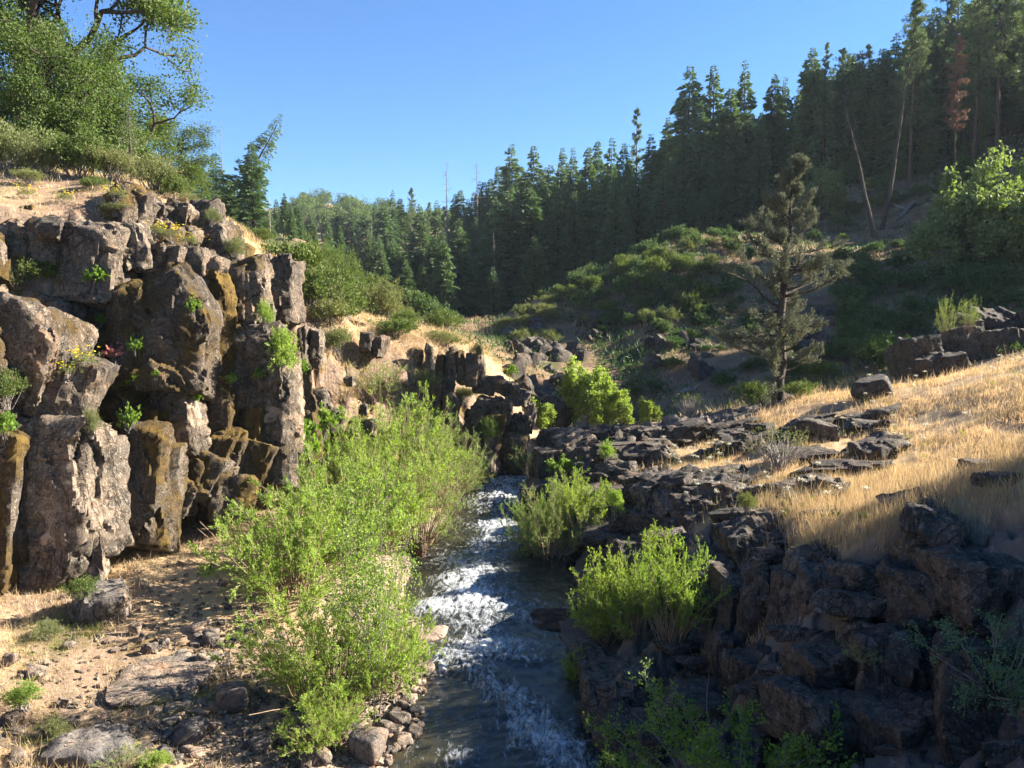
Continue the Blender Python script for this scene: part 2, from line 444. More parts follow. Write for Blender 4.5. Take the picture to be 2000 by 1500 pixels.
def creek_lr(y): return np.interp(y, _cy, _cl), np.interp(y, _cy, _cr)

both = [  # px, py, D  shared by the low and the high surface
    (600, 470, 85), (450, 490, 80), (250, 430, 90), (0, 350, 100), (-600, 200, 100),
    (1080, 592, 60), (1180, 545, 62), (1280, 497, 66), (1450, 452, 72), (1330, 560, 60), (1500, 600, 56), (1600, 490, 72), (1750, 420, 80),
    (1700, 350, 90), (1850, 330, 88), (2000, 310, 82), (1850, 505, 64), (1900, 610, 48), (2000, 580, 46), (2000, 450, 68), (2500, 200, 80), (2400, 500, 50), (1750, 560, 54),
    (1050, 655, 55), (1150, 720, 48), (1120, 780, 43), (1250, 790, 43), (1400, 740, 44), (1600, 690, 44), (1300, 680, 50),
    (930, 655, 52), (900, 655, 70), (1000, 640, 80), (800, 645, 85), (1100, 615, 90), (1300, 555, 95), (1500, 430, 105), (1700, 300, 120),
    (1000, 585, 130), (800, 580, 130), (1250, 520, 125), (1000, 560, 170), (850, 470, 220), (700, 480, 200), (1300, 400, 170), (1500, 300, 170), (1900, 150, 170),
    (620, 398, 320), (580, 405, 310), (700, 408, 330), (800, 428, 330), (560, 470, 260), (700, 450, 270), (900, 450, 320), (450, 440, 300), (300, 430, 320), (1100, 430, 330), (0, 380, 320), (1400, 330, 330), (1900, 230, 330),
    (500, 420, 500), (1000, 450, 500), (0, 400, 500), (2000, 250, 500), (1000, 520, 1000), (0, 500, 1000), (2000, 450, 1000), (1000, 560, 2500), (0, 560, 2500), (2000, 560, 2500), (3000, 560, 2000), (-1000, 560, 2000)]
low = [
    (0, 1500, 10.4), (-500, 1500, 9.5), (250, 1500, 10.6), (550, 1500, 11.2), (700, 1470, 11.9), (0, 1290, 13.2), (300, 1290, 13.6), (480, 1240, 15.0), (650, 1200, 16.2),
    (0, 1135, 16.5), (180, 1125, 16.8), (320, 1055, 19.2), (480, 1015, 20.8), (620, 955, 23.7), (420, 1110, 17.8), (600, 1080, 18.7), (740, 1110, 18.4),
    (700, 930, 24.8), (760, 870, 27), (850, 900, 26.6), (900, 880, 28.0),
    (-300, 1130, 15), (-800, 1000, 12), 
    # right bank
    (1300, 1500, 9.8), (1200, 1400, 11.9), (1330, 1360, 12.0), (1150, 1280, 14.6), (1420, 1140, 13.8), (1350, 1080, 16.4), (1500, 1180, 11.8), (1560, 1330, 10.0), (1700, 1250, 9.9), (1750, 1400, 8.6), (2000, 1500, 6.9), (1880, 1300, 8.9), (2000, 1110, 9.2),
    (1800, 1030, 11.0), (1600, 1060, 12.8), (1700, 990, 14.2), (2000, 920, 15.0), (1450, 1030, 15.4), (1350, 1000, 18.5), (1160, 1000, 21.4), (1200, 930, 25),
    (1300, 950, 21.5), (1400, 945, 20.5), (1500, 860, 25.2), (1700, 845, 23.2), (1900, 790, 22.5), (2000, 760, 22.0), (1700, 765, 28), (1900, 725, 28.5), (2000, 695, 28.0), (1850, 735, 31), (2200, 620, 28), (2300, 850, 14),
    (1525, 788, 31.8), (1350, 832, 31.0), (1250, 842, 31.0), (1100, 850, 30.2), (1060, 880, 29), (1200, 862, 29), (1400, 870, 27.5), (2500, 800, 9), (2600, 1200, 6),
    (1100, 846, 33), (1230, 838, 35), (1250, 845, 38), (1150, 850, 38), (1400, 800, 37), (1600, 745, 38), (1800, 690, 38), (2000, 660, 38),
    (980, 850, 34), (900, 790, 36), (850, 760, 38), (930, 690, 45), (1040, 830, 39),
    (1000, 1500, 11.9), (960, 1170, 18.1), (960, 1000, 25)]
high = [
    (0, 385, 20.5), (-200, 390, 18), (-600, 350, 16), (250, 385, 21.5), (120, 400, 20.5), (400, 425, 23.8), (470, 500, 25.2), (560, 540, 27.2), (620, 650, 27.6), (700, 665, 28.6), (700, 760, 26.6),
    (790, 690, 30.2), (900, 690, 31.0), (960, 745, 31.0), (1030, 810, 31.3), (850, 660, 34), (1045, 845, 33), (960, 700, 36), (900, 655, 42), (800, 640, 38), (700, 620, 36), (620, 590, 36),
    (0, 345, 28), (200, 345, 28), (340, 380, 31), (-600, 300, 28), (420, 440, 34), (560, 500, 42), (700, 610, 45), (350, 420, 45), (0, 330, 40), (-800, 250, 35), (480, 480, 52), (300, 420, 60), (830, 645, 55), (650, 560, 60)]

def _al(x, y):
    r = np.hypot(x, y)
    return np.clip(np.arctan2(x, y), -1.25, 1.25), np.log(np.clip(r, 5.0, 3000.0))

class TPS:
    def __init__(self, anchors, lam=2e-3):
        A = np.array([W(*a) for a in anchors])
        a, l = _al(A[:, 0], A[:, 1]); self.P = np.stack([a, l], 1); n = len(A)
        d2 = ((self.P[:, None] - self.P[None]) ** 2).sum(-1)
        K = 0.5 * d2 * np.log(d2 + 1e-12) + lam * np.eye(n)
        Q = np.concatenate([np.ones((n, 1)), self.P], 1)
        S = np.block([[K, Q], [Q.T, np.zeros((3, 3))]])
        # work in slope (z-CAM_H)/r so that far hills do not ripple the near ground
        self.s = np.linalg.solve(S, np.concatenate([(A[:, 2] - CAM_H) / np.hypot(A[:, 0], A[:, 1]), np.zeros(3)]))
    def __call__(self, x, y):
        a, l = _al(x, y); out = np.empty(len(a)); r = np.hypot(x, y)
        for i in range(0, len(a), 20000):
            s = slice(i, i + 20000)
            d2 = (a[s, None] - self.P[None, :, 0]) ** 2 + (l[s, None] - self.P[None, :, 1]) ** 2
            out[s] = (0.5 * d2 * np.log(d2 + 1e-12)) @ self.s[:-3] + self.s[-3] + self.s[-2] * a[s] + self.s[-1] * l[s]
        return CAM_H + out * np.clip(r, 5.0, 3000.0)
T_lo = TPS(both + low); T_hi = TPS(both + high)

def polyline_sd(x, y, pts, vals=None):
    pts = np.asarray(pts, float)
    best = np.full(len(x), 1e9); sgn = np.ones(len(x)); val = np.zeros(len(x))
    for i in range(len(pts) - 1):
        a, b = pts[i], pts[i + 1]; ab = b - a
        t = np.clip(((x - a[0]) * ab[0] + (y - a[1]) * ab[1]) / (ab @ ab), 0, 1)
        dx, dy = x - a[0] - t * ab[0], y - a[1] - t * ab[1]
        d = np.hypot(dx, dy); m = d < best
        c = ab[0] * dy - ab[1] * dx            # >0: left of the line
        best = np.where(m, d, best); sgn = np.where(m, np.sign(c), sgn)
        if vals is not None: val = np.where(m, vals[i] + t * (vals[i + 1] - vals[i]), val)
    return best * sgn, val
CLIFF = [(-40, 8), (-22, 13), (-15, 16.2), (-11.8, 18.0), (-10.4, 19.8), (-8.9, 21.8), (-7.9, 24.0), (-7.0, 25.6), (-5.4, 27.0), (-4.4, 28.6), (-2.3, 29.6), (-0.6, 30.2), (0.7, 31.4), (2.0, 36), (0.5, 42), (-1, 50)]
CLIFF_W = [2, 2, 1.4, 1.1, 1.0, 0.9, 1.1, 1.9, 2.4, 1.6, 1.2, 1.0, 0.9, 1.5, 3, 4]
ROCKLINE = [(30, 4), (9.5, 9.5), (6.3, 11.6), (5.2, 13.0), (4.6, 15.2), (4.4, 18.5), (4.6, 21.5), (5.0, 24), (6.4, 26.5), (8.5, 28.6), (11.5, 31), (14, 34)]

def rock_zone(x, y):
    """1 on the bare lava on the right bank"""
    d, _ = polyline_sd(x, y, ROCKLINE)
    l, r = creek_lr(y)
    p3 = np.stack([x, y, 0 * x], 1)
    w = fbm(p3 * 0.55, 4, 5) * 2.6
    k = sstep(-0.25, 0.35, d + w) * sstep(-0.6, 0.3, x - r + 0.5) * (1 - sstep(33, 35, y))
    return k

def height(x, y, detail=True, info=None):
    x = np.asarray(x, float); y = np.asarray(y, float)
    lo, hi = T_lo(x, y), T_hi(x, y)
    p3 = np.stack([x, y, 0 * x], 1)
    d, wv = polyline_sd(x, y, CLIFF, CLIFF_W)
    near = 1 - sstep(40, 60, np.hypot(x, y))
    d = d + (fbm(p3 * 0.6, 3, 21) * 0.9 + fbm(p3 * 1.9, 2, 23) * 0.3) * near
    m = sstep(-1, 1, d / np.maximum(wv, .3))
    z = lo + (hi - lo) * m
    r = np.hypot(x, y)
    k = rock_zone(x, y)
    if detail:
        amp = np.clip(r * 0.008, 0.03, 1.4)
        z = z + fbm(p3 / np.clip(r * 0.09, 1.0, 14)[:, None], 4, 3) * amp
        z = z + fbm(p3 * 3.2, 3, 9) * 0.05 * near
        sel = np.where((k > 0.01))[0]
        if len(sel):
            xs, ys = x[sel], y[sel]
            wx = xs + fbm(p3[sel] * 0.8, 3, 31) * 0.5; wy = ys + fbm(p3[sel] * 0.8, 3, 37) * 0.5
            f1, f2, c1, cx, cy = voro2(wx * 0.62, wy * 0.9, 41)
            t = (c1 - 0.5) * 0.5 + cx * (_t(c1, 1) - 0.5) * 0.6 + cy * (_t(c1, 2) - 0.5) * 0.6 - 0.35 * (1 - sstep(0.0, 0.12, f2 - f1))
            f1, f2, c2, cx, cy = voro2(wx * 1.9, wy * 2.5, 47)
            t = t + (c2 - 0.5) * 0.26 + cx * (_t(c2, 1) - 0.5) * 0.35 - 0.10 * (1 - sstep(0.0, 0.14, f2 - f1))
            t = t + fbm(np.stack([xs * 5, ys * 5, 0 * xs], 1), 3, 53) * 0.10
            z[sel] += (t - .32 * (1 - sstep(15, 18, ys))) * k[sel]
        # loose blocky relief on the cliff band itself
        sel = np.where((m > 0.02) & (m < 0.999) & (y < 38) & (y > 8))[0]
        if len(sel):
            q = np.stack([x[sel], y[sel], z[sel] * 0.35], 1)
            f1, f2, c1 = voro(q * 1.5, 61)
            z[sel] += ((c1 - 0.5) * 0.9 - 0.25 * (1 - sstep(0, .12, f2 - f1))) * np.sin(np.pi * m[sel])
    l, rr = creek_lr(y)
    zw = creek_z(y)
    e = np.maximum(l - x, x - rr) + (fbm(p3 * 1.3, 3, 71) * 0.35 if detail else 0)
    zone = 1 - sstep(31.0, 34.5, y)
    onl = l - x > x - rr
    bed = zw - 0.25 + np.where(onl, 0.30, 0.55) * np.clip(e + 0.4, -0.3, 5)
    kk = (1 - sstep(0.25, np.where(onl, 3.6, 1.5), e)) * zone
    z = z * (1 - kk) + np.minimum(z, bed) * kk
    z = np.where((e > 0.3) & (e < 2.2) & (zone > 0.5) & (z < zw + 0.06), zw + 0.06 + 0.1 * (e - 0.3), z)
    if info is not None: info.update(m=m, k=k, e=e, d=d, lo=lo, hi=hi)
    return z
def _t(c, s): return (c * (7919.0 + s * 331)) % 1.0

def height1(x, y): return float(height(np.array([x]), np.array([y]))[0])

_RS = np.exp(np.linspace(math.log(5.5), math.log(420), 700))
def hit(px, py, lo=5.5, hi=420):
    """where the line of sight of a photograph pixel meets the ground"""
    dx, dy, dz = ray(px, py)
    s = _RS[(_RS >= lo) & (_RS <= hi)]
    x, y, z = dx * s, dy * s, CAM_H + dz * s
    h = height(x, y)
    w = np.where(z < h)[0]
    if len(w) == 0: return None
    i = w[0]
    return np.array([x[i], y[i], h[i]])

# the ground sheet: fine rings near the camera, coarse towards the horizon
ang = np.unique(np.concatenate([np.linspace(R(-112), R(-36.6), 36), np.linspace(R(-36.5), R(36.5), 430), np.linspace(R(36.6), R(112), 36)]))
rad = np.concatenate([np.exp(np.arange(math.log(3.2), math.log(48), 0.0094)), np.exp(np.linspace(math.log(48), math.log(420), 150)), np.exp(np.linspace(math.log(440), math.log(2900), 25))])
NA, NR = len(ang), len(rad)
aa, rr_ = np.meshgrid(ang, rad)
gx, gy = (np.sin(aa) * rr_).ravel(), (np.cos(aa) * rr_).ravel()
inf = {}
gz = height(gx, gy, True, inf)
i0 = (np.arange(NR - 1)[:, None] * NA + np.arange(NA - 1)[None]).ravel()
gF = np.stack([i0, i0 + 1, i0 + NA + 1, i0 + NA], 1)[:, ::-1]
G2 = gz.reshape(NR, NA)
p3 = np.stack([gx, gy, 0 * gx], 1)
# steepness
X2, Y2 = gx.reshape(NR, NA), gy.reshape(NR, NA)
dr = np.gradient(G2, axis=0) / (np.gradient(rr_, axis=0) + 1e-6)
da = np.gradient(G2, axis=1) / (np.gradient(aa, axis=1) * rr_ + 1e-6)
steep = np.hypot(dr, da).ravel()
rad_ = np.hypot(gx, gy)
far = sstep(34, 44, gy)
k = inf['k']; m = inf['m']; e = inf['e']
leftside = (gx < creek_lr(gy)[0] + 0.3).astype(float) * (1 - far)
rockw = np.maximum(k, sstep(1.0, 1.9, steep) * (1 - far) + far * sstep(0.8, 1.2, steep + fbm(p3 * .35, 4, 83) * .6) * .6 * (rad_ < 75))
rockw = np.maximum(rockw, leftside * (m < 0.5) * sstep(0.1, 0.35, fbm(p3 * 0.5, 4, 87)) * 0.7)
dryw = np.clip(0.55 + fbm(p3 * 0.45, 4, 91) * 1.6 + 0.5 * (1 - leftside), 0, 1) * (1 - far)
grav = leftside * (1 - sstep(1.6, 3.8, e + fbm(p3 * 0.6, 3, 93) * 2)) * (gy < 24) * (1 - m)
wood = far * (1 - sstep(240, 290, rad_))
far_grass = sstep(240, 290, rad_)
me = mesh_np('ground', np.stack([gx, gy, gz], 1), gF, M['ground'], True,
             dict(dry=np.clip(dryw + far_grass * 0.9, 0, 1), rock=rockw, wood=wood, gravel=grav, leftside=leftside))
tag(link('ground', me), kind='structure')

# ------------------------------------------------------------------ creek
ys = np.linspace(8, 33.5, 520)
us = np.linspace(0, 1, 84)
YY, UU = np.meshgrid(ys, us, indexing='ij')
l, r = creek_lr(YY.ravel())
u = UU.ravel(); y = YY.ravel()
x = (l - 0.9) + (r - l + 1.8) * u
edge = np.minimum(x - l, r - x)
foamspots = [  # px, py, half width px, half height px, strength
    (985, 940, 50, 10, 1.0), (975, 962, 52, 22, .85), (950, 985, 45, 10, .7), (965, 1003, 40, 10, .6), (965, 1030, 45, 14, 1.0), (925, 1020, 30, 8, .5),
    (900, 1095, 60, 16, .55), (930, 1125, 50, 22, .8), (930, 1170, 62, 30, 1.0), (960, 1195, 70, 22, .8), (860, 1185, 45, 14, .8), (1010, 1212, 35, 8, .7), (880, 1140, 40, 15, .6),
    (950, 1240, 45, 20, .55), (955, 1272, 75, 20, 1.0), (900, 1290, 60, 20, .85), (1030, 1290, 40, 8, .7), (860, 1310, 30, 10, .7), (935, 1310, 40, 14, .7),
    (975, 1345, 14, 30, .4), (1010, 1370, 30, 12, .45), (1040, 1420, 45, 28, .8), (1060, 1450, 50, 22, .95), (1090, 1465, 50, 14, .9), (1010, 1400, 30, 16, .6), (905, 1475, 30, 14, .6), (960, 1210, 60, 14, .55), (1010, 1450, 24, 20, .6)]
zw = creek_z(y)
s_ = y / (CP * y + (CAM_H - zw) * SP) if False else None
# pixel of every water vertex in the photograph's frame, only to place the rapids where they run
yc = y * CP - (zw - CAM_H) * SP; zc = y * SP + (zw - CAM_H) * CP
ppx = 1000 + F * x / yc; ppy = 750 - F * zc / yc
foam = np.zeros(len(x))
for (fx, fy, hw, hh, st) in foamspots:
    q = ((ppx - fx) / (hw * 1.15)) ** 2 + ((ppy - fy) / (hh * 1.3)) ** 2
    foam = np.maximum(foam, st * np.exp(-q * 0.75))
tl = np.array([(985, 935), (970, 1000), (962, 1030), (935, 1100), (925, 1150), (945, 1195), (955, 1270), (930, 1310), (985, 1350), (1040, 1425), (1085, 1470), (1120, 1540)], float)
run = np.interp(ppy, tl[:, 1], tl[:, 0]); wid = np.interp(ppy, [935, 1000, 1100, 1200, 1300, 1500], [40, 40, 58, 62, 62, 75])
foam = np.maximum(foam * .92, (.55 + .11 * sstep(1290, 1350, ppy)) * np.exp(-((ppx - run) / wid) ** 2))
foam = np.clip(foam, 0, 1)
P3 = np.stack([x, y * 0.7, 0 * x], 1)
wav = fbm(P3 * 1.6, 3, 101) * 0.06 + (1 - np.abs(fbm(P3 * 4.0, 3, 103))) * 0.05 + fbm(P3 * 9, 2, 105) * 0.022
wz = zw + wav * (0.45 + 0.7 * foam) + foam * 0.05 + foam * np.abs(fbm(P3 * 12, 3, 107)) * 0.16
NY, NU = len(ys), len(us)
i0 = (np.arange(NY - 1)[:, None] * NU + np.arange(NU - 1)[None]).ravel()
wF = np.stack([i0, i0 + 1, i0 + NU + 1, i0 + NU], 1)
foam_v = np.clip(foam * 0.78 + 0.02 + 0.20 * fbm(P3 * 0.7, 3, 109) + 0.10 * (1 - edge.clip(0, 1)), 0, 1)
tag(link('creek_water', mesh_np('creek_water', np.stack([x, y, wz], 1), wF, M['water'], True,
        dict(foam=foam_v, depth=np.clip(edge / 0.9, 0, 1)))), kind='structure')
# ------------------------------------------------------------------ rocks
_bg = {}
def boxgrid(nx, ny, nz):
    key = (nx, ny, nz)
    if key in _bg: return _bg[key]
    N = dict(x=nx, y=ny, z=nz)
    Vs, Fs, n = [], [], 0
    for ax, a, b in ((0, 1, 2), (1, 2, 0), (2, 0, 1)):
        na, nb = (nx, ny, nz)[a], (nx, ny, nz)[b]
        A, B = np.meshgrid(np.linspace(-1, 1, na + 1), np.linspace(-1, 1, nb + 1), indexing='ij')
        i = (np.arange(na)[:, None] * (nb + 1) + np.arange(nb)[None]).ravel()
        f = np.stack([i, i + nb + 1, i + nb + 2, i + 1], 1)
        for s in (1, -1):
            P = np.zeros((A.size, 3)); P[:, ax] = s; P[:, a] = A.ravel(); P[:, b] = B.ravel()
            Vs.append(P); Fs.append((f if s > 0 else f[:, ::-1]) + n); n += len(P)
    V = np.concatenate(Vs); Fc = np.concatenate(Fs)
    q, inv = np.unique(np.round(V * 1e5).astype(np.int64), axis=0, return_inverse=True)
    out = np.zeros((len(q), 3)); out[inv.ravel()] = V
    _bg[key] = (out, inv.ravel()[Fc])
    return _bg[key]

def rock_mesh(name, mat, dims, seed, res=0.07, cuts=7, tilt=0.22, bevel=30, rough=1.0, dmin=.72, dmax=1.02, cap=54, cracks=True, rnd_=False):
    dims = np.asarray(dims, float)
    r = np.random.default_rng(seed)
    nseg = [int(np.clip(round(d / res), 5, cap)) for d in dims]
    P, Fc = boxgrid(*nseg)
    if rnd_: P = unit(P) 
    N = np.concatenate([np.eye(3), -np.eye(3)]) + r.normal(size=(6, 3)) * tilt
    N = unit(N); d = np.ones(6) * r.uniform(.86, 1.0, 6)
    C = unit(r.normal(size=(cuts, 3))); N = np.concatenate([N, C])
    d = np.concatenate([d, r.uniform(dmin, dmax, cuts) * np.abs(C).sum(1) * 0.80])
    q = np.maximum(P @ N.T / d, 0)
    s = (q ** bevel).sum(1) ** (1.0 / bevel)
    V = P / s[:, None] * dims / 2
    nd = unit(P / dims)
    mn = dims.min()
    off = r.uniform(0, 90, 3)
    V2 = V + off
    dsp = fbm(V2 / (mn * 0.8), 3, 1) * mn * 0.04 + fbm(V2 / 0.22, 4, 2, .6) * 0.045 * min(1, mn / .5)
    if cracks:
        W_ = V2 + np.stack([fbm(V2 * 2, 2, 5), fbm(V2 * 2, 2, 6), fbm(V2 * 2, 2, 7)], 1) * 0.10
        a, g1 = facets(W_ * np.array([1, 1, .5]) / (mn * 0.7), 8)
        b, g2 = facets(W_ * np.array([1, 1, .65]) / 0.36, 9)
        c, g3 = facets(W_ / 0.15, 10)
        dsp = dsp + a * 0.17 * mn + b * 0.15 * min(1, mn / .7) + c * 0.045
    V = V + nd * (dsp * rough)[:, None]
    lo_, hi_ = np.percentile(V, 1.5, axis=0), np.percentile(V, 98.5, axis=0)
    V = (V - (lo_ + hi_) / 2) * dims / (hi_ - lo_)
    me = mesh_np(name, V, Fc, mat, True)
    if not rnd_: me.set_sharp_from_angle(angle=R(38))
    return me

def structure_root(name, loc):
    o = link(name, None, loc=loc); tag(o, kind='structure'); return o

def column(parent, name, px0, py0, px1, py1, D, depth, seed, lean=0.0, moss=0.0, pale=-0.3, mat='basalt', yaw=None, cuts=7, res=0.075, tilt=.11, label=None, back=0.0, **kw):
    """a rock piece whose front covers the photograph's box (px0,py0)-(px1,py1) at distance D"""
    a, b = W(px0, py1, D), W(px1, py0, D)
    w, h = abs(b[0] - a[0]) * 1.04, abs(b[2] - a[2]) * 1.04
    me = rock_mesh(name, M[mat], (w, depth, h), seed, res, cuts, tilt, **kw)
    c = (a + b) / 2; c[1] += depth * 0.35
    if yaw is None: yaw = R(random.Random(seed).uniform(-12, 12))
    o = link(name, me)
    o.rotation_euler = (R(-6), lean, yaw)
    o['moss'] = float(moss); o['pale'] = float(pale) + (.14 if pale > -.16 else 0)
    o.parent = parent; o.location = Vector(c) - parent.location
    if label: o['label'] = label
    return o

cliff = structure_root('cliff', (-10, 22, 1.5))
# px0, py0, px1, py1, D, depth, lean(deg), moss, pale
CL = [
    # top blocks along the rim
    (228, 362, 290, 425, 21.2, 1.0, -4, .0, -.4), (284, 392, 335, 442, 21.6, .9, 4, -.1, -.4), (328, 396, 376, 440, 22.0, .9, 6, -.1, -.4), (372, 408, 412, 470, 22.6, 1.0, 12, -.05, -.4),
    (60, 412, 130, 450, 20.0, 1.2, 5, .1, -.35), (0, 402, 60, 440, 19.6, 1.2, 0, .1, -.4), (130, 400, 230, 436, 20.8, 1.2, 2, .12, -.35), (396, 440, 446, 520, 22.4, 1.2, 14, -.1, -.4), (420, 470, 470, 560, 22.6, 1.2, 16, -.1, -.35),
    (5, 384, 62, 424, 21.0, 1.0, 4, .1, -.35), (88, 376, 146, 414, 21.6, 1.0, 2, .06, -.35), (150, 380, 196, 412, 21.8, .8, 0, .1, -.4), (186, 398, 232, 428, 21.2, .8, 3, .0, -.35), (292, 430, 340, 462, 21.4, .8, 8, .05, -.35), (340, 440, 384, 476, 21.8, .8, 10, .0, -.35),
    # big grey head block with its split neighbour
    (104, 432, 236, 600, 19.4, 2.0, 6, -.25, -.4), (218, 434, 282, 532, 19.9, 1.5, -8, -.25, -.25),
    # shadowed stubs on the far left
    (0, 425, 52, 510, 19.0, 1.4, 0, .0, -.5), (45, 430, 104, 520, 19.2, 1.4, 2, .0, -.5), (70, 420, 112, 470, 18.9, .8, 0, -.1, -.4),
    # dark row under the grassy step
    (268, 478, 322, 540, 20.4, 1.2, 0, -.1, -.5), (312, 480, 364, 538, 20.5, 1.2, 4, -.1, -.45), (356, 484, 404, 542, 20.8, 1.2, 8, -.1, -.3), (386, 500, 436, 560, 21.0, 1.2, 10, -.05, -.4),
    # the great central face
    (212, 528, 392, 775, 19.0, 1.9, 3, .03, -.34), (205, 540, 262, 700, 19.3, 1.4, 0, .12, -.6), (140, 600, 214, 745, 19.5, 1.5, 8, .10, -.5), (306, 752, 388, 898, 19.2, 1.1, 6, -.1, .02), (262, 780, 322, 950, 19.2, 1.3, 2, .16, -.4),
    (180, 690, 272, 830, 19.3, 1.3, 12, .13, -.5), (225, 800, 300, 940, 19.0, 1.2, 6, .2, -.5),
    # mossy gully column and its neighbours
    (378, 540, 452, 760, 20.6, 1.3, 5, .20, -.5), (382, 730, 450, 905, 20.2, 1.2, 3, .18, -.4), (436, 520, 480, 640, 21.2, 1.0, 4, .02, -.25), (432, 630, 474, 800, 21.0, 1.0, 3, .05, -.2),
    (448, 505, 524, 700, 21.4, 1.3, 8, .0, -.5), (452, 640, 548, 810, 20.8, 1.4, -4, -.2, -.3), (508, 690, 575, 870, 20.8, 1.2, -4, -.12, .04), (500, 830, 572, 960, 20.6, 1.2, 4, .02, -.1), (470, 780, 520, 900, 20.6, 1.0, 2, .1, -.4),
    (552, 720, 610, 830, 22.2, 1.2, 14, .0, -.3), (560, 800, 622, 905, 22.0, 1.1, 10, .14, -.5), (590, 760, 640, 800, 23.8, .9, 4, .0, -.4),
    # rear buttress
    (488, 505, 545, 600, 24.4, 1.6, 2, -.1, -.4), (522, 505, 576, 645, 24.0, 1.5, 4, -.15, -.2), (500, 560, 545, 650, 24.6, 1.4, 0, .05, -.4), (578, 640, 604, 722, 25.2, 1.2, 1, -.2, -.5), (600, 642, 626, 720, 25.4, 1.2, 1, -.2, -.5),
    # lower mossy aprons
    (388, 840, 470, 950, 19.8, 1.3, 24, .12, -.3), (330, 880, 430, 985, 19.2, 1.4, 20, .02, -.3), (400, 930, 486, 1020, 19.4, 1.3, 16, .06, -.3), (440, 860, 520, 970, 20.2, 1.2, 20, .12, -.4), (300, 930, 372, 1010, 18.8, 1.1, 24, .0, -.3), (520, 920, 600, 970, 21.6, 1.1, 10, .1, -.4),
    (176, 834, 318, 1082, 17.8, 1.7, 5, .04, -.35), (40, 620, 130, 720, 17.6, 1.5, 20, .14, -.4), (95, 690, 160, 780, 17.6, 1.2, 28, .05, -.3),
    # foreground pillar and the slab above it
    (-70, 590, 100, 830, 16.6, 2.0, 16, -.05, -.2), (60, 690, 168, 840, 16.9, 1.6, 14, -.12, -.15), (-20, 828, 188, 1140, 16.3, 1.9, -1, -.12, -.12), (-130, 820, 40, 1150, 16.0, 1.8, 0, .14, -.4), (120, 1030, 196, 1130, 16.4, 1.0, 0, -.3, .0), (-220, 600, -60, 1120, 15.4, 2.2, 4, .1, -.4),
]
for i, (a, b, c, d, D, dep, ln, ms, pl) in enumerate(CL):
    tall = (d - b) > 1.45 * (c - a)
    column(cliff, 'rock_column' if tall else 'rock_block', a, b, c, d, D, dep * .85, 100 + i, R(-abs(ln) if tall and a > 300 else ln), ms + .06, pl)
# weathered fillers that close the joints of the cliff face
rf = random.Random(5)
k = 0
for i in range(150):
    t = rf.uniform(0.12, 0.52); j = t * (len(CLIFF) - 1); a = int(j); u = j - a
    bx = CLIFF[a][0] + u * (CLIFF[a + 1][0] - CLIFF[a][0]); by = CLIFF[a][1] + u * (CLIFF[a + 1][1] - CLIFF[a][1])
    off = rf.uniform(-1.1, 1.1)
    x = bx - off * 0.75; y = by + off * 0.6
    z = height1(x, y)
    if y > 25.4: continue
    s = rf.uniform(0.45, 1.25)
    me = rock_mesh('rock_block', M['basalt'], (s, s * rf.uniform(.7, 1.1), s * rf.uniform(.8, 2.1)), 400 + i, 0.15, 7, .25)
    o = link('rock_block', me); o.parent = cliff; o.rotation_euler = (R(rf.uniform(-18, 8)), R(rf.uniform(-8, 16)), R(rf.uniform(-40, 40)))
    o.location = Vector((x, y, z - s * 0.25)) - cliff.location
    o['moss'] = rf.choice((-.2, 0, .08, .14)); o['pale'] = rf.choice((-.5, -.3, -.15))

# second crag: slender columns on the ridge running down to the creek
crag = structure_root('rock_ridge', (-2, 30, 3))
CR = []
xx = 786
rf = random.Random(9)
while xx < 932:
    w = rf.uniform(13, 27); CR.append((xx, 684 + rf.uniform(-4, 12), xx + w, 752 + rf.uniform(0, 62) - max(0, (xx - 860) * .1), 29.8 + rf.uniform(-.3, .5), .8, rf.uniform(-2, 7), rf.choice((-.1, .05, .14)), rf.choice((-.4, -.2, -.1)))); xx += w * .92
CR += [(836, 745, 866, 800, 29.2, .7, 4, 0, -.4), (800, 740, 832, 790, 29.3, .8, 2, -.1, -.3), (862, 770, 896, 838, 29.0, .8, 12, .02, -.4),
       (925, 735, 968, 772, 30.4, 1.0, 10, -.1, -.3), (955, 740, 1012, 772, 30.2, .8, 28, -.2, -.1), (990, 760, 1036, 795, 30.2, .9, 20, -.1, -.3), (1022, 788, 1046, 846, 30.4, .5, 14, -.3, -.02),
       (925, 775, 965, 815, 29.6, .9, 18, .1, -.3), (955, 780, 1005, 830, 29.4, 1.0, 26, -.05, -.2), (990, 810, 1034, 858, 29.6, 1.0, 20, .04, -.2), (905, 800, 950, 850, 29.0, 1.0, 10, .14, -.4),
       (928, 812, 984, 880, 28.6, 1.2, 8, .1, -.45), (968, 850, 1030, 935, 29.0, 1.5, 4, .12, -.35), (932, 860, 975, 930, 28.6, 1.2, 0, .08, -.45), (880, 840, 935, 905, 28.0, 1.1, 6, .1, -.4), (925, 878, 962, 932, 28.0, .9, -4, -.1, -.3),
       (700, 650, 726, 690, 28.2, .8, 3, -.1, -.4), (722, 655, 752, 700, 28.4, .8, 8, -.1, -.25), (676, 628, 706, 648, 30, .8, 6, .1, -.4), (668, 820, 730, 862, 25.6, 1.0, 4, -.1, -.5), (640, 800, 672, 850, 25.0, .9, 4, -.1, -.5), (728, 840, 790, 880, 26.2, 1.0, 0, -.1, -.5), (672, 735, 692, 756, 26.6, .5, 0, -.1, -.4), (700, 790, 716, 812, 26, .4, 0, -.1, -.4)]
for i, (a, b, c, d, D, dep, ln, ms, pl) in enumerate(CR):
    column(crag, 'rock_column' if i < 10 else 'rock_block', a, b, c, d, D, dep, 700 + i, R(ln), ms, pl, res=.07)

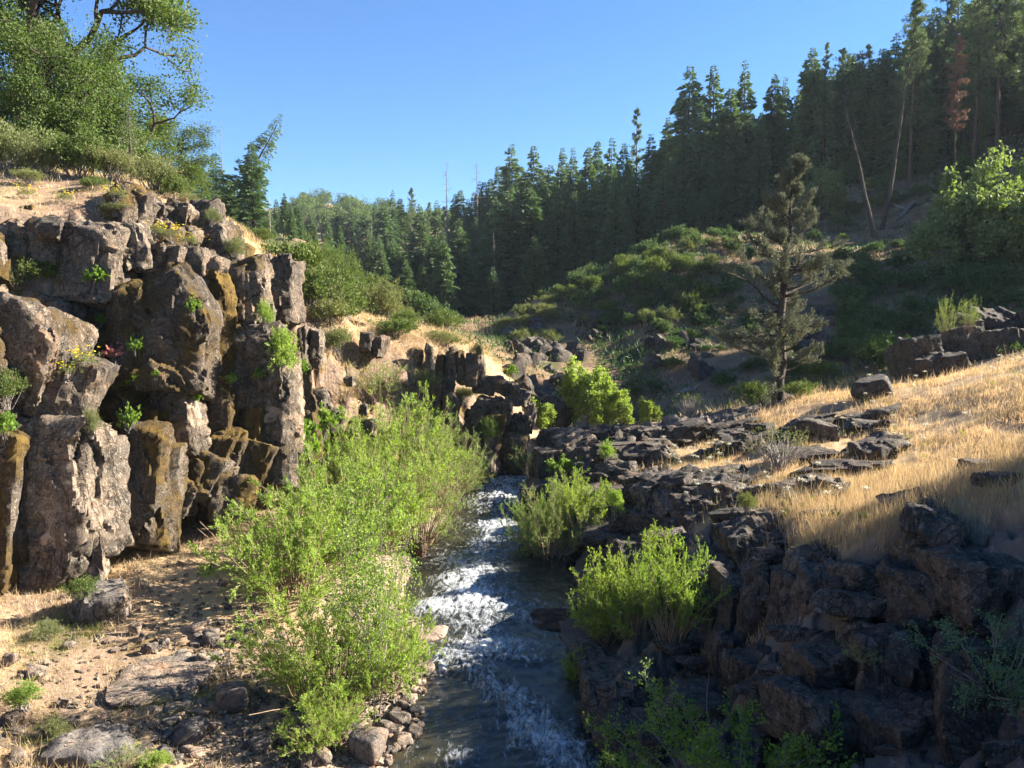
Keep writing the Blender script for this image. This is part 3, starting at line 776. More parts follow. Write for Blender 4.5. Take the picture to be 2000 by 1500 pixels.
# lava bank on the right: named blocks in the shade and the ledge by the narrows
bank = structure_root('lava_bank', (4, 13, 1.5))
BK = [(1850, 1100, 2080, 1300, 9.3, 1.6, 2), (1790, 1010, 1900, 1140, 10.4, 1.6, 4), (1880, 1000, 2100, 1090, 10.6, 1.8, 0), (1870, 1310, 2080, 1540, 7.9, 1.6, 3), (1690, 1255, 1840, 1420, 9.2, 1.3, 6), (1568, 1285, 1710, 1390, 9.6, 1.2, -2),
      (1404, 1130, 1460, 1290, 13.0, 1.1, 6), (1450, 1120, 1516, 1290, 12.6, 1.1, 8), (1506, 1130, 1566, 1320, 12.0, 1.1, 5), (1560, 1110, 1650, 1260, 11.4, 1.2, 12), (1640, 1120, 1760, 1270, 10.8, 1.3, 6), (1392, 1250, 1450, 1345, 12.4, .9, 0),
      (1430, 1028, 1570, 1120, 14.4, 1.4, -12), (1370, 1096, 1480, 1160, 14.4, 1.2, -8), (1590, 1070, 1720, 1160, 12.0, 1.4, -22), (1440, 1300, 1560, 1400, 10.9, 1.0, 0), (1300, 1370, 1440, 1440, 11.0, 1.2, 4), (1140, 1330, 1290, 1440, 12.2, 1.3, 0), (1180, 1430, 1330, 1520, 10.8, 1.2, 0), (1540, 1380, 1700, 1500, 8.8, 1.2, 4), (1700, 1400, 1880, 1520, 8.3, 1.2, -4),
      (1395, 1180, 1410, 1240, 13.4, .7, 0), (1765, 1130, 1860, 1260, 9.8, 1.0, 10),
      (1060, 842, 1180, 905, 29.4, 1.6, 2), (1160, 836, 1290, 892, 29.2, 1.8, 0), (1270, 846, 1400, 896, 28.8, 1.6, 3), (1040, 880, 1110, 950, 27.4, 1.3, 0), (1100, 880, 1230, 945, 26.8, 1.5, 4), (1220, 880, 1340, 930, 26.8, 1.4, 2),
      (1230, 960, 1320, 1010, 20.6, 1.0, -6), (1300, 940, 1390, 1000, 20.2, 1.0, -14), (1360, 930, 1400, 990, 20.4, .8, 8), (1200, 1000, 1330, 1050, 18.6, 1.2, 4), (1190, 1060, 1290, 1110, 17.4, 1.1, 0), (1280, 1060, 1370, 1110, 16.8, 1.1, -4), (1320, 1000, 1400, 1040, 17.8, .8, -6), (1150, 930, 1260, 975, 24, 1.2, 0), (1400, 940, 1450, 985, 20, .8, 0)]
for i, (a, b, c, d, D, dep, ln) in enumerate(BK):
    column(bank, 'rock_block', a, b, c, d, D, dep, 900 + i, R(ln), -.12, -.6, mat='dark_basalt', res=.07, yaw=R(random.Random(i).uniform(-25, 20)), cap=54)

# weathered blocks breaking up the bank between the named ones
lbk = [rock_mesh('rock_block', M['dark_basalt'], (1, rf.uniform(.7, 1.0), rf.uniform(.6, 1.1)), 950 + i, .05, 7, .22, cap=24) for i in range(14)]
rf = random.Random(14)
for (x0, y0, x1, y1, n, s0, s1) in ((1180, 1290, 1420, 1480, 12, .3, .7), (1400, 1130, 1800, 1300, 16, .25, .6), (1480, 1060, 1860, 1330, 44, .18, .5), (1450, 1290, 1990, 1490, 34, .16, .45), (1180, 1010, 1420, 1180, 34, .5, 1.2), (1060, 850, 1420, 1000, 34, .7, 1.6), (1360, 820, 1780, 930, 20, .6, 1.5), (1380, 930, 1620, 1040, 14, .4, 1.0), (1120, 960, 1220, 1100, 8, .4, .8)):
    for i in range(n):
        h = hit(rf.uniform(x0, x1), rf.uniform(y0, y1), 5.5, 36)
        if h is None: continue
        s = rf.uniform(s0, s1)
        o = link('rock_block', lbk[rf.randrange(14)], bank, None, (R(rf.uniform(-14, 4)), R(rf.uniform(-16, 2)), rf.uniform(-.5, .5)), (s * rf.uniform(1.1, 1.9), s * rf.uniform(.8, 1.2), s * rf.uniform(.45, .8)))
        o.location = Vector((h[0], h[1], h[2] + s * .05)) - bank.location; o['moss'] = rf.choice((-.3, -.15, -.05)); o['pale'] = -.6

# outcrop behind the grassy crest and the bluff on the far spur
outc = structure_root('rock_outcrop', (22, 34, 4))
for i, (a, b, c, d, D, dep, ln) in enumerate([(1765, 660, 1860, 745, 32.5, 2.2, -8), (1850, 640, 1930, 735, 33, 2.2, -6), (1865, 612, 1925, 690, 34, 2, -4), (1915, 600, 2010, 720, 34, 2.4, -8), (1925, 645, 2060, 720, 32.5, 2.4, -4), (2000, 600, 2120, 720, 33.5, 2.5, 0), (1800, 690, 1900, 742, 31.5, 1.6, -6)]):
    column(outc, 'rock_block', a, b, c, d, D, dep, 1000 + i, R(ln), -.15, -.5, mat='dark_basalt', res=.11)
bluff = structure_root('rock_bluff', (3, 52, 4))
rf = random.Random(3)
for i in range(90):
    px, py = rf.choice(((rf.uniform(985, 1090), rf.uniform(640, 735)), (rf.uniform(985, 1090), rf.uniform(640, 735)), (rf.uniform(1090, 1180), rf.uniform(620, 740)), (rf.uniform(1270, 1390), rf.uniform(620, 740)), (rf.uniform(1560, 1640), rf.uniform(590, 700)), (rf.uniform(1010, 1120), rf.uniform(740, 830))))
    h = hit(px, py, 36)
    if h is None: continue
    s = rf.uniform(.7, 1.5); h[2] -= s * .3
    me = rock_mesh('rock_block', M['dark_basalt'], (s, s, s * rf.uniform(.9, 1.9)), 1100 + i, .22, 7, .25)
    o = link('rock_block', me, bluff); o.location = Vector(h) - bluff.location; o['moss'] = -.1; o['pale'] = -.5
    o.rotation_euler = (R(rf.uniform(-20, 10)), R(rf.uniform(-15, 15)), rf.uniform(0, 6))

# ---- loose boulders and stones: single things
def boulder(px, py, D, wpx, hpx, label, mat='dark_basalt', seed=0, cat='boulder', group=None, name='boulder', rough=.7, moss=-.2, lean=0, depth=.9, cuts=9, rnd_=False, pale=-.6, sink=.12):
    h = hit(px, py, max(5.5, D - 5), D + 6) if D else hit(px, py)
    if h is None: h = W(px, py, D); h[2] = height1(h[0], h[1])
    s = h[1] / F
    dims = (wpx * s, wpx * s * depth, hpx * s * 1.05)
    me = rock_mesh(name, M[mat], dims, 2000 + seed, max(.04, dims[0] / 20), cuts, .2, rough=rough, cracks=rough > .5, rnd_=rnd_, bevel=10 if rnd_ else 16)
    o = link(name, me, None, (h[0], h[1], h[2] + dims[2] * (.5 - sink)), (0, R(lean), R(random.Random(seed).uniform(-30, 30))))
    o['moss'] = moss; o['pale'] = pale
    return tag(o, label, cat, group)
boulder(1702, 778, 27, 72, 46, 'lone dark rounded boulder sitting in the golden grass on the sunny slope', seed=1, rough=.5)
boulder(1490, 855, 26, 54, 32, 'small pointed dark boulder below the juniper in dry grass', seed=2)
boulder(1590, 860, 24.5, 90, 42, 'long flat layered dark boulder in golden grass below the lone boulder', seed=3, lean=6)
boulder(1690, 838, 24, 80, 20, 'thin dark slab almost sunk in golden grass', seed=4)
boulder(1440, 885, 25, 84, 48, 'broken dark boulder at the lower edge of the sunny grass', seed=5)
boulder(1705, 900, 20, 80, 40, 'dark boulder with a raised corner on the shade line in the grass', seed=6, lean=-8)
boulder(1560, 900, 22, 120, 26, 'low flat dark slab beside the grey bare bush', seed=7, lean=-5)
boulder(1620, 970, 17.5, 60, 40, 'rounded dark boulder in thin grass with sunlit stems round it', seed=8)
boulder(1920, 925, 15, 80, 30, 'upper of two dark boulders in the shaded grass', seed=9)
boulder(1945, 950, 14, 84, 32, 'lower of two dark boulders in the shaded grass', seed=10)
boulder(1780, 985, 14.2, 120, 26, 'long flat grey slab in the shaded grass', seed=11, lean=-10)
boulder(1085, 1232, 16.2, 110, 36, 'brown wet slab jutting into the rapids from the right bank', mat='wet_stone', seed=12, rough=.6)
boulder(1040, 1208, 16.8, 60, 22, 'small rusty rock at the tip of the brown slab in the rapids', mat='wet_stone', seed=13)
boulder(1072, 1285, 14.9, 72, 44, 'round black boulder at the water edge below the brown slab', mat='dark_basalt', seed=14, rnd_=True, rough=.4)
boulder(1150, 1305, 14.4, 80, 50, 'dark rounded boulder under the right willows', mat='dark_basalt', seed=15, rnd_=True, rough=.4)
boulder(1320, 1165, 14.2, 48, 26, 'pale grey stone lying on the dark rocks behind the right willows', mat='river_stone', seed=16)
boulder(838, 1258, 16.0, 78, 34, 'flat tan rock on the left bank touching the water', mat='river_stone', seed=17, rough=.5)
boulder(815, 1090, 20.4, 38, 36, 'upright reddish rock by the water below the willows', mat='wet_stone', seed=18, rough=.5)
boulder(950, 925, 27.6, 30, 44, 'smooth brown rock at the left side of the chute', mat='wet_stone', seed=19, rnd_=True, rough=.4)
boulder(990, 930, 29.5, 40, 16, 'flat rusty rock in the dark hollow above the chute', mat='wet_stone', seed=20)
boulder(1075, 1090, 21, 40, 26, 'tan stone under the willow on the right bank', mat='river_stone', seed=21, rough=.5)
boulder(200, 1205, 15.6, 110, 90, 'grey slanting outcrop between the pillar foot and dry grass', mat='dark_stone', seed=22, lean=20, sink=.3)
boulder(320, 1330, 12.8, 190, 30, 'wide flat pale slab in the dry grass beside the cobbles', mat='river_stone', seed=23, rough=.6, sink=.4)
boulder(180, 1475, 10.9, 150, 60, 'low grey slab in the bottom corner of the left bank', mat='dark_stone', seed=24, rough=.6, sink=.35)
boulder(265, 1240, 14.6, 22, 26, 'egg shaped pinkish stone standing in the dry grass', mat='river_stone', seed=25, rnd_=True, rough=.3)
boulder(373, 1450, 11.3, 62, 44, 'dark rounded boulder in the shade among cobbles', mat='dark_stone', seed=26, rnd_=True, rough=.4)
boulder(455, 1385, 12.2, 70, 52, 'lichen spotted grey boulder in the willow shade', mat='dark_stone', seed=27, rough=.5)
boulder(720, 1480, 11.4, 70, 60, 'dark smooth boulder at the foot of the willow by the water', mat='dark_stone', seed=28, rnd_=True, rough=.35)
boulder(400, 1310, 13.4, 30, 40, 'oval grey cobble standing on end on the gravel bar', mat='river_stone', seed=29, rnd_=True, rough=.3)
for i, (px, py, w, h, c) in enumerate(((292, 1275, 26, 20, 'yellowish'), (322, 1268, 20, 20, 'ochre'), (20, 1300, 30, 26, 'rusty'), (30, 1415, 44, 26, 'brown'), (70, 1325, 40, 22, 'blue grey'), (135, 1270, 24, 14, 'flat grey'))):
    boulder(px, py, None, w, h, c + ' angular stone lying in the dry grass of the left bank, ' + ('behind the flat slab', 'beside the yellowish one', 'at the picture edge', 'in the bottom corner', 'among green weeds', 'below the pillar')[i], mat='river_stone', seed=40 + i)

# cobbles of the gravel bar: single stones, shared meshes
cob = [rock_mesh('cobble', M['river_stone' if i % 3 else 'dark_stone'], (1, .8 + .1 * (i % 3), .6), 60 + i, .13, 5, .3, rough=.35, cracks=False, rnd_=i % 2 == 0, bevel=8) for i in range(9)]
rf = random.Random(21)
zones = [((380, 1230), (520, 1260), 26), ((330, 1280), (500, 1330), 44), ((290, 1340), (520, 1420), 60), ((300, 1420), (680, 1490), 56), ((760, 1330), (850, 1420), 34), ((690, 1420), (850, 1495), 46), ((0, 1420), (300, 1495), 26), ((430, 1190), (520, 1230), 12)]
ncob = 0
for (a, b, n) in zones:
    for i in range(n):
        px, py = rf.uniform(a[0], b[0]), rf.uniform(a[1], b[1])
        h = hit(px, py)
        if h is None: continue
        l, r = creek_lr(np.array([h[1]]))
        if l[0] - h[0] < -0.25: continue
        s = min(rf.lognormvariate(math.log(.15), .42), .42)
        o = link('cobble', cob[rf.randrange(9)], None, (h[0], h[1], h[2] + s * .12), (R(rf.uniform(-20, 20)), R(rf.uniform(-20, 20)), rf.uniform(0, 6.3)), (s, s, s * rf.uniform(.8, 1.2)))
        o['pale'] = -.5 if rf.random() < .8 else -.1
        tag(o, 'rounded cobble lying on the gravel bar along the left bank', 'cobble', 'cobbles on the left gravel bar'); ncob += 1
# fine gravel between them: nobody could count it
gp, gf, n0 = [], [], 0
sv, sf = boxgrid(1, 1, 1)
for i in range(4600):
    px, py = rf.uniform(-40, 860), rf.uniform(1120, 1500)
    dx, dy, dz = ray(px, py); zt = 0.75; s = (zt - CAM_H) / dz; gp.append((dx * s, dy * s))
gp = np.array(gp); gz_ = height(gp[:, 0], gp[:, 1])
l, r = creek_lr(gp[:, 1]); keep = (gp[:, 0] < l + .15) & (rng.random(len(gp)) < np.clip(1.3 - (l - gp[:, 0]) / 7.5, .12, 1))
gp, gz_ = gp[keep], gz_[keep]
N = len(gp); sz = rng.lognormal(math.log(.040), .45, N)
V = unit(sv)[None] * (sz[:, None, None] * np.array([1, 1, .65]) * rng.uniform(.7, 1.3, (N, 1, 3))) + rng.normal(size=(N, len(sv), 3)) * sz[:, None, None] * .26
V = V + np.stack([gp[:, 0], gp[:, 1], gz_ + sz * .2], 1)[:, None]
gF_ = (sf[None] + (np.arange(N) * len(sv))[:, None, None]).reshape(-1, 4)
o = link('gravel', mesh_np('gravel', V.reshape(-1, 3), gF_, M['river_stone'], False)); o['pale'] = -.4
tag(o, 'small pebbles and gravel between the cobbles on the left bank', 'gravel', kind='stuff')
# ------------------------------------------------------------------ plant builders (each returns part meshes, base at the origin)
UP = np.array([0, 0, 1.0])

def curve_pts(r, p, d, L, n, trop=0.0, wob=0.15):
    """a bending shoot: n points from p along d; trop > 0 bends up, < 0 sags"""
    P = [np.array(p, float)]; d = np.array(d, float); d /= np.linalg.norm(d)
    st = L / (n - 1)
    for i in range(n - 1):
        d = d + UP * trop / (n - 1) + r.normal(size=3) * wob / math.sqrt(n)
        d /= np.linalg.norm(d)
        P.append(P[-1] + d * st)
    return np.array(P)

def leaves_on(r, segs, per, L, Wd, jitter=.04, spread=.9, up=.15, cup=.12):
    """leaves along twig segments (m,2,3)"""
    segs = np.asarray(segs); m = len(segs)
    A = np.repeat(segs[:, 0], per, 0); B = np.repeat(segs[:, 1], per, 0)
    t = r.random((m * per, 1))
    P = A + (B - A) * t + r.normal(size=(m * per, 3)) * jitter
    D = unit(B - A) + r.normal(size=(m * per, 3)) * spread + UP * up
    s = r.uniform(.65, 1.25, m * per)
    return leaf_quads(P, D, L * s, Wd * s, cup, r)

def fir(seed, H, rad, z0=.10, dens=1.0, gap=.12, droop=.25, card=.5, leanx=0.0, mat='fir', bark='bark_dark', taper=.8, width=.17):
    r = np.random.default_rng(seed); T = Tubes()
    n = 14; tz = np.linspace(0, H, n)
    tp = np.stack([np.cumsum(r.normal(size=n)) * .02 * H / 10, np.cumsum(r.normal(size=n)) * .02 * H / 10, tz], 1); tp[0, :2] = 0
    tp[:, 0] += leanx * (tz / H) ** 1.5
    T.add(tp, np.linspace(H * .014 + .03, .015, n), 7)
    P, D, Ls = [], [], []
    z = z0 * H
    while z < H * .992:
        t = z / H
        Lmax = rad * (1 - (t - z0) / (1 - z0)) ** taper * r.uniform(.62, 1.2) + .16
        if t < z0 + .14: Lmax *= .55 + r.random() * .5
        nb = int(r.integers(5, 9))
        c = np.array([np.interp(z, tz, tp[:, 0]), np.interp(z, tz, tp[:, 1]), z])
        a0 = r.random() * 6.28
        for b in range(nb):
            if r.random() < gap: continue
            az = a0 + b * 6.283 / nb + r.normal() * .25
            L = Lmax * r.uniform(.6, 1.12)
            out = np.array([math.cos(az), math.sin(az), 0])
            rise = .28 * t - .05
            m = max(3, int((3 + L * 9) * dens))
            s = r.random(m) ** .75
            s = .08 + .92 * s
            lat = np.array([-out[1], out[0], 0])
            q = r.uniform(-1, 1, m)
            p = c + out * (s * L)[:, None] + UP * (rise * s * L - droop * s * s * L + r.normal(size=m) * .06)[:, None] + lat * (q * .30 * L * (1.08 - s) * 1.0)[:, None]
            d = out * .9 + lat * (q * .9)[:, None] + UP * (-.18 + r.normal(size=m) * .28)[:, None]
            P.append(p); D.append(d); Ls.append(np.full(m, card * (.32 + .68 * min(1, L / 1.6))))
            if L > .9 and b % 2 == 0:
                ss = np.linspace(0, .9, 4)[:, None]
                T.add(c + out * ss * L + UP * (rise * ss - droop * ss * ss) * L, np.linspace(.035, .01, 4) * (L / 2 + .3), 3)
        z += max(.16, H * .019 * r.uniform(.6, 1.4))
    P = np.concatenate(P); D = np.concatenate(D); Ls = np.concatenate(Ls) * r.uniform(.7, 1.2, len(P))
    V, Fc = leaf_quads(P, D, Ls, Ls * width * 2.2, .05, r)
    return [('trunk', T.mesh('fir_trunk', M[bark])), ('crown', mesh_np('fir_crown', V, Fc, M[mat], False))]

def pine(seed, H, rad, z0=.38, nb=46, mat='pine', bark='bark_red', tuft=20, needle=.34, leanx=0.0, clump=.4, taper=.55):
    r = np.random.default_rng(seed); T = Tubes()
    n = 12; tz = np.linspace(0, H, n)
    tp = np.stack([np.cumsum(r.normal(size=n)) * .05, np.cumsum(r.normal(size=n)) * .05, tz], 1); tp[0, :2] = 0
    tp[:, 0] += leanx * (tz / H)
    T.add(tp, np.linspace(H * .0085 + .05, .03, n), 7)
    C = []
    for i in range(nb):
        t = z0 + (1 - z0) * (i + r.random()) / nb; z = t * H * .99
        c = np.array([np.interp(z, tz, tp[:, 0]), np.interp(z, tz, tp[:, 1]), z])
        u = (t - z0) / (1 - z0)
        L = rad * ((1 - u) ** taper) * r.uniform(.55, 1.1) * min(1, .55 + u * 2.2) + .15
        az = r.random() * 6.28
        d = np.array([math.cos(az), math.sin(az), r.uniform(-.15, .35) + .3 * u])
        B = curve_pts(r, c, d, L, 6, .25, .35)
        T.add(B, np.linspace(.05, .012, 6) * (L / 2.5 + .3), 4)
        for k in range(1, 6):
            for j in range(3):
                if k < 2 and r.random() < .6: continue
                C.append(B[k] + r.normal(size=3) * clump * (.35 + .12 * k) * L / 2.2 * np.array([1, 1, .45]))
    C = np.array(C); m = len(C)
    P = np.repeat(C, tuft, 0); D = r.normal(size=(m * tuft, 3)) + UP * .25
    P = P + unit(D) * .03
    s = needle * r.uniform(.6, 1.15, m * tuft)
    V, Fc = leaf_quads(P, D, s, s * .20, .04, r)
    return [('trunk', T.mesh('pine_trunk', M[bark])), ('crown', mesh_np('pine_crown', V, Fc, M[mat], False))]

def snag(seed, H, nb=36, Lb=1.2, z0=.25, rad=.16, kx=0.0, mat='bark_grey', down=-.25):
    r = np.random.default_rng(seed); T = Tubes(); n = 12; tz = np.linspace(0, H, n)
    tp = np.stack([np.cumsum(r.normal(size=n)) * .05 + kx * (tz / H), np.cumsum(r.normal(size=n)) * .05, tz], 1); tp[0, :2] = 0
    T.add(tp, np.linspace(rad, .02, n), 7)
    for i in range(nb):
        z = H * r.uniform(z0, .97); c = np.array([np.interp(z, tz, tp[:, 0]), np.interp(z, tz, tp[:, 1]), z]); az = r.random() * 6.28
        L = Lb * r.uniform(.25, 1.1) * (1.15 - z / H)
        B = curve_pts(r, c, (math.cos(az), math.sin(az), r.uniform(-.3, .25)), L, 5, down, .4)
        T.add(B, np.linspace(.03, .008, 5) * (.4 + L), 3)
        if r.random() < .6:
            q = B[2]; T.add(curve_pts(r, q, r.normal(size=3), L * .4, 4, 0, .3), np.linspace(.016, .006, 4), 3)
    return [('trunk', T.mesh('snag_trunk', M[mat]))]

def broadleaf(seed, H, spread, nleaf, leaf=.12, lw=.07, trunks=1, mat='oak', bark='bark_dark', first=.25, depth=4, trop=.35, up=.1, twig=.5, lean=(0, 0), clump=.14, fork=(3, 5), squash=1.0, thick=1.0):
    r = np.random.default_rng(seed); T = Tubes(); segs = []
    def grow(p, d, L, rad, lv):
        n = 6
        P = curve_pts(r, p, d, L, n, trop if lv < depth else .1, .55 if lv else .25)
        T.add(P, np.linspace(rad, rad * .55, n), 7 if lv < 2 else 4)
        if lv >= depth - 1:
            for i in range(1, n - 1): segs.append((P[i], P[i + 1]))
        if lv == depth: return
        k = int(r.integers(*fork)) + (1 if lv == 0 else 0)
        for j in range(k):
            i = n - 1 if j < 2 else int(r.integers(2, n - 1))
            dd = P[i] - P[i - 1]; dd /= np.linalg.norm(dd)
            side = r.normal(size=3); side -= dd * (side @ dd); side /= np.linalg.norm(side)
            side[2] *= squash
            nd = dd * r.uniform(.45, .9) + side * r.uniform(.6, 1.05)
            grow(P[i], nd, L * r.uniform(.58, .85), rad * r.uniform(.45, .6), lv + 1)
    for t in range(trunks):
        az = t * 6.28 / trunks + r.random()
        d = np.array([math.cos(az) * (.35 if trunks > 1 else .06) + lean[0], math.sin(az) * (.35 if trunks > 1 else .06) + lean[1], 1])
        grow((math.cos(az) * .12 * (trunks > 1), math.sin(az) * .12 * (trunks > 1), -.1), d, H * first * r.uniform(.9, 1.1), H * .022 * thick / math.sqrt(trunks), 0)
    S = np.array(segs)
    # fit the crown to the wanted height and spread
    allV = np.concatenate(T.V); zmax = np.percentile(S[:, 1, 2], 99); xr = np.percentile(np.abs(S[:, 1, :2] - S[:, 1, :2].mean(0)), 97)
    sc = np.array([spread / xr, spread / xr, H / zmax])
    S = S * sc; T.V = [v * sc for v in T.V]
    per = max(1, nleaf // len(S))
    V, Fc = leaves_on(r, S, per, leaf, lw, clump, 1.0, up)
    return [('trunk', T.mesh('trunk', M[bark])), ('crown', mesh_np('crown', V, Fc, M[mat], False))]

def willow(seed, H, w, nst=70, ntw=12, nl=20, leaf=.075, lw=.014, mat='willow', bark='twig', bare=.25, twl=.42, spread=.75, upright=.9, jit=.015, leaf_spread=.55, dead=.14):
    r = np.random.default_rng(seed); T = Tubes(); segs = []
    for i in range(nst):
        az = r.random() * 6.28; rr = math.sqrt(r.random())
        base = np.array([math.cos(az), math.sin(az), 0]) * rr * w * .16 + r.normal(size=3) * np.array([.05, .05, 0])
        tilt = rr * spread
        d = np.array([math.cos(az) * tilt, math.sin(az) * tilt, upright])
        L = H * r.uniform(.62, 1.05) * (1.06 - .18 * rr)
        P = curve_pts(r, base - UP * .1, d, L, 8, .18 - rr * .55, .30)
        T.add(P, np.linspace(.013, .004, 8) * (.6 + H / 4), 4)
        if r.random() < dead: continue
        for j in range(ntw):
            t = bare + (1 - bare) * r.random() ** .8; f = t * 7; a = min(int(f), 6)
            q = P[a] + (P[a + 1] - P[a]) * (f - a); dd = unit(P[a + 1] - P[a])
            side = unit(r.normal(size=3))
            l = twl * r.uniform(.5, 1.2) * (1.15 - .5 * t)
            B = curve_pts(r, q, dd * .8 + side * .75, l, 4, .12, .3)
            if j % 3 == 0: T.add(B, np.linspace(.005, .002, 4) * (.6 + H / 4), 3)
            for k in range(3): segs.append((B[k], B[k + 1]))
    V, Fc = leaves_on(r, segs, max(1, nl // 3), leaf, lw, jit, leaf_spread, .12)
    return [('stems', T.mesh('stems', M[bark])), ('foliage', mesh_np('foliage', V, Fc, M[mat], False))]

def shrub(seed, h, w, nleaf=6000, leaf=.06, lw=.03, mat='shrub', bark='bark_grey', lumps=9, nst=26, fill=.55):
    """rounded bush: leaf sprays gathered on uneven lumps"""
    r = np.random.default_rng(seed); T = Tubes(); segs = []
    cen = []
    for i in range(lumps):
        az = r.random() * 6.28; q = math.sqrt(r.random()) * .62
        cen.append((math.cos(az) * q * w / 2, math.sin(az) * q * w / 2, h * r.uniform(.38, .76) * (1.08 - q * .5), r.uniform(.22, .36)))
    cen = np.array(cen)
    for i in range(nst):
        c = cen[i % lumps]
        tip = c[:3] + unit(r.normal(size=3)) * c[3] * w * .4
        tip[2] = max(tip[2], .1 * h)
        b = r.normal(size=3) * .06 * w; b[2] = -.08
        mid = (b + tip) / 2 + r.normal(size=3) * .07 * w
        t = np.linspace(0, 1, 6)[:, None]
        P = (1 - t) ** 2 * b + 2 * t * (1 - t) * mid + t * t * tip
        T.add(P, np.linspace(.018, .005, 6) * (.4 + h / 2), 4)
    ns = max(60, nleaf // 12)
    ci = r.integers(0, lumps, ns); C = cen[ci]
    u = unit(r.normal(size=(ns, 3))); u[:, 2] = np.where(u[:, 2] < -.45, -u[:, 2], u[:, 2])
    rad = (fill + (1 - fill) * r.random(ns)) * (1 + .25 * r.normal(size=ns)).clip(.5, 1.5)
    P = C[:, :3] + u * (C[:, 3] * rad)[:, None] * np.array([w, w, h * 1.0])
    P[:, 2] = np.maximum(P[:, 2], .04 * h + r.random(ns) * .1 * h)
    d = unit(u + UP * .5 + r.normal(size=(ns, 3)) * .4)
    S = np.stack([P - d * .05 * w, P + d * .07 * w], 1)
    V, Fc = leaves_on(r, S, 12, leaf, lw, .022 * w, .8, .2)
    return [('stems', T.mesh('stems', M[bark])), ('foliage', mesh_np('foliage', V, Fc, M[mat], False))]

def place(name, parts, loc, label, cat, group=None, rz=0.0, s=1.0, rx=0.0, ry=0.0, plabel=None):
    root = link(name, None, None, loc, (rx, ry, rz), (s, s, s) if np.isscalar(s) else s)
    tag(root, label, cat, group)
    for pn, me in parts:
        c = link(pn, me, root)
        if pn in ('flowers', 'flower_head'): c['kind'] = 'stuff'
    return root

def ground_at(px, py, D=None):
    if D is None:
        h = hit(px, py)
        return None if h is None else h
    p = W(px, py, D)
    return np.array([p[0], D, height1(p[0], D)])

# ------------------------------------------------------------------ plants that grow on the cliff and the near slopes
bpy.context.view_layer.update()
_dg = bpy.context.evaluated_depsgraph_get()
def cast(px, py):
    """the first surface a line of sight meets"""
    dx, dy, dz = ray(px, py)
    ok, loc, nrm, _, ob, _ = scene.ray_cast(_dg, Vector((0, 0, CAM_H)), Vector((float(dx), float(dy), float(dz))).normalized())
    return (np.array(loc), np.array(nrm)) if ok else (None, None)

_pc = {}
def proto(key, fn):
    if key not in _pc: _pc[key] = fn()
    return _pc[key]

def plant_px(px, py, wpx, hpx, kind, label, cat='plant', group=None, name='plant', rz=None, D=None):
    """plant with its base at the photograph pixel, wpx by hpx big there"""
    if D is None:
        p, n = cast(px, py)
        if p is None: return None
    else: p = ground_at(px, py, D)
    s = p[1] / F
    parts, h0, w0 = kind()
    sx, sz = wpx * s / w0, hpx * s / h0
    return place(name, parts, p - np.array([0, 0, .06 * hpx * s]), label, cat, group, (px * 1.7 + py) % 6.28 if rz is None else rz, (sx, sx, sz))

def k_leafy(i=0): return lambda: (proto(('leafy', i), lambda: shrub(200 + i, .8, .9, 520, .11, .075, 'round_leaf', lumps=6, nst=12)), .8, .9)
def k_pink(): return (proto('pink', lambda: shrub(210, .8, .9, 420, .08, .06, 'flower_p', lumps=6, nst=10)), .8, .9)
def k_sage(i=0): return lambda: (proto(('sage', i), lambda: shrub(220 + i, 1.1, 1.5, 5200, .075, .020, 'sage', lumps=10, nst=30, fill=.3)), 1.1, 1.5)
def k_green(i=0): return lambda: (proto(('green', i), lambda: shrub(230 + i, 1.1, 1.5, 4400, .075, .036, 'shrub', lumps=10, nst=26, fill=.4)), 1.1, 1.5)
def k_wil(i=0): return lambda: (proto(('wsm', i), lambda: willow(240 + i, 1.5, 1.2, 40, 8, 18, .06, .014, 'willow_dull', twl=.35)), 1.45, 1.5)
def k_bright(i=0): return lambda: (proto(('wbr', i), lambda: shrub(245 + i, 1.2, 1.2, 3600, .07, .03, 'willow', lumps=8, nst=20, fill=.4)), 1.2, 1.2)
def k_yellow():
    def f():
        a = shrub(250, .5, .9, 700, .06, .016, 'sage', lumps=6, nst=14)
        r = np.random.default_rng(251); n = 30
        C = np.stack([r.normal(size=n) * .26, r.normal(size=n) * .26, r.uniform(.34, .56, n)], 1)
        P = np.repeat(C, 5, 0); V, Fc = leaf_quads(P, r.normal(size=(len(P), 3)) * np.array([1, 1, .3]), .05, .035, .05, r)
        return a + [('flowers', mesh_np('flowers', V, Fc, M['flower_y'], False))]
    return proto('yellow', f), .55, .95

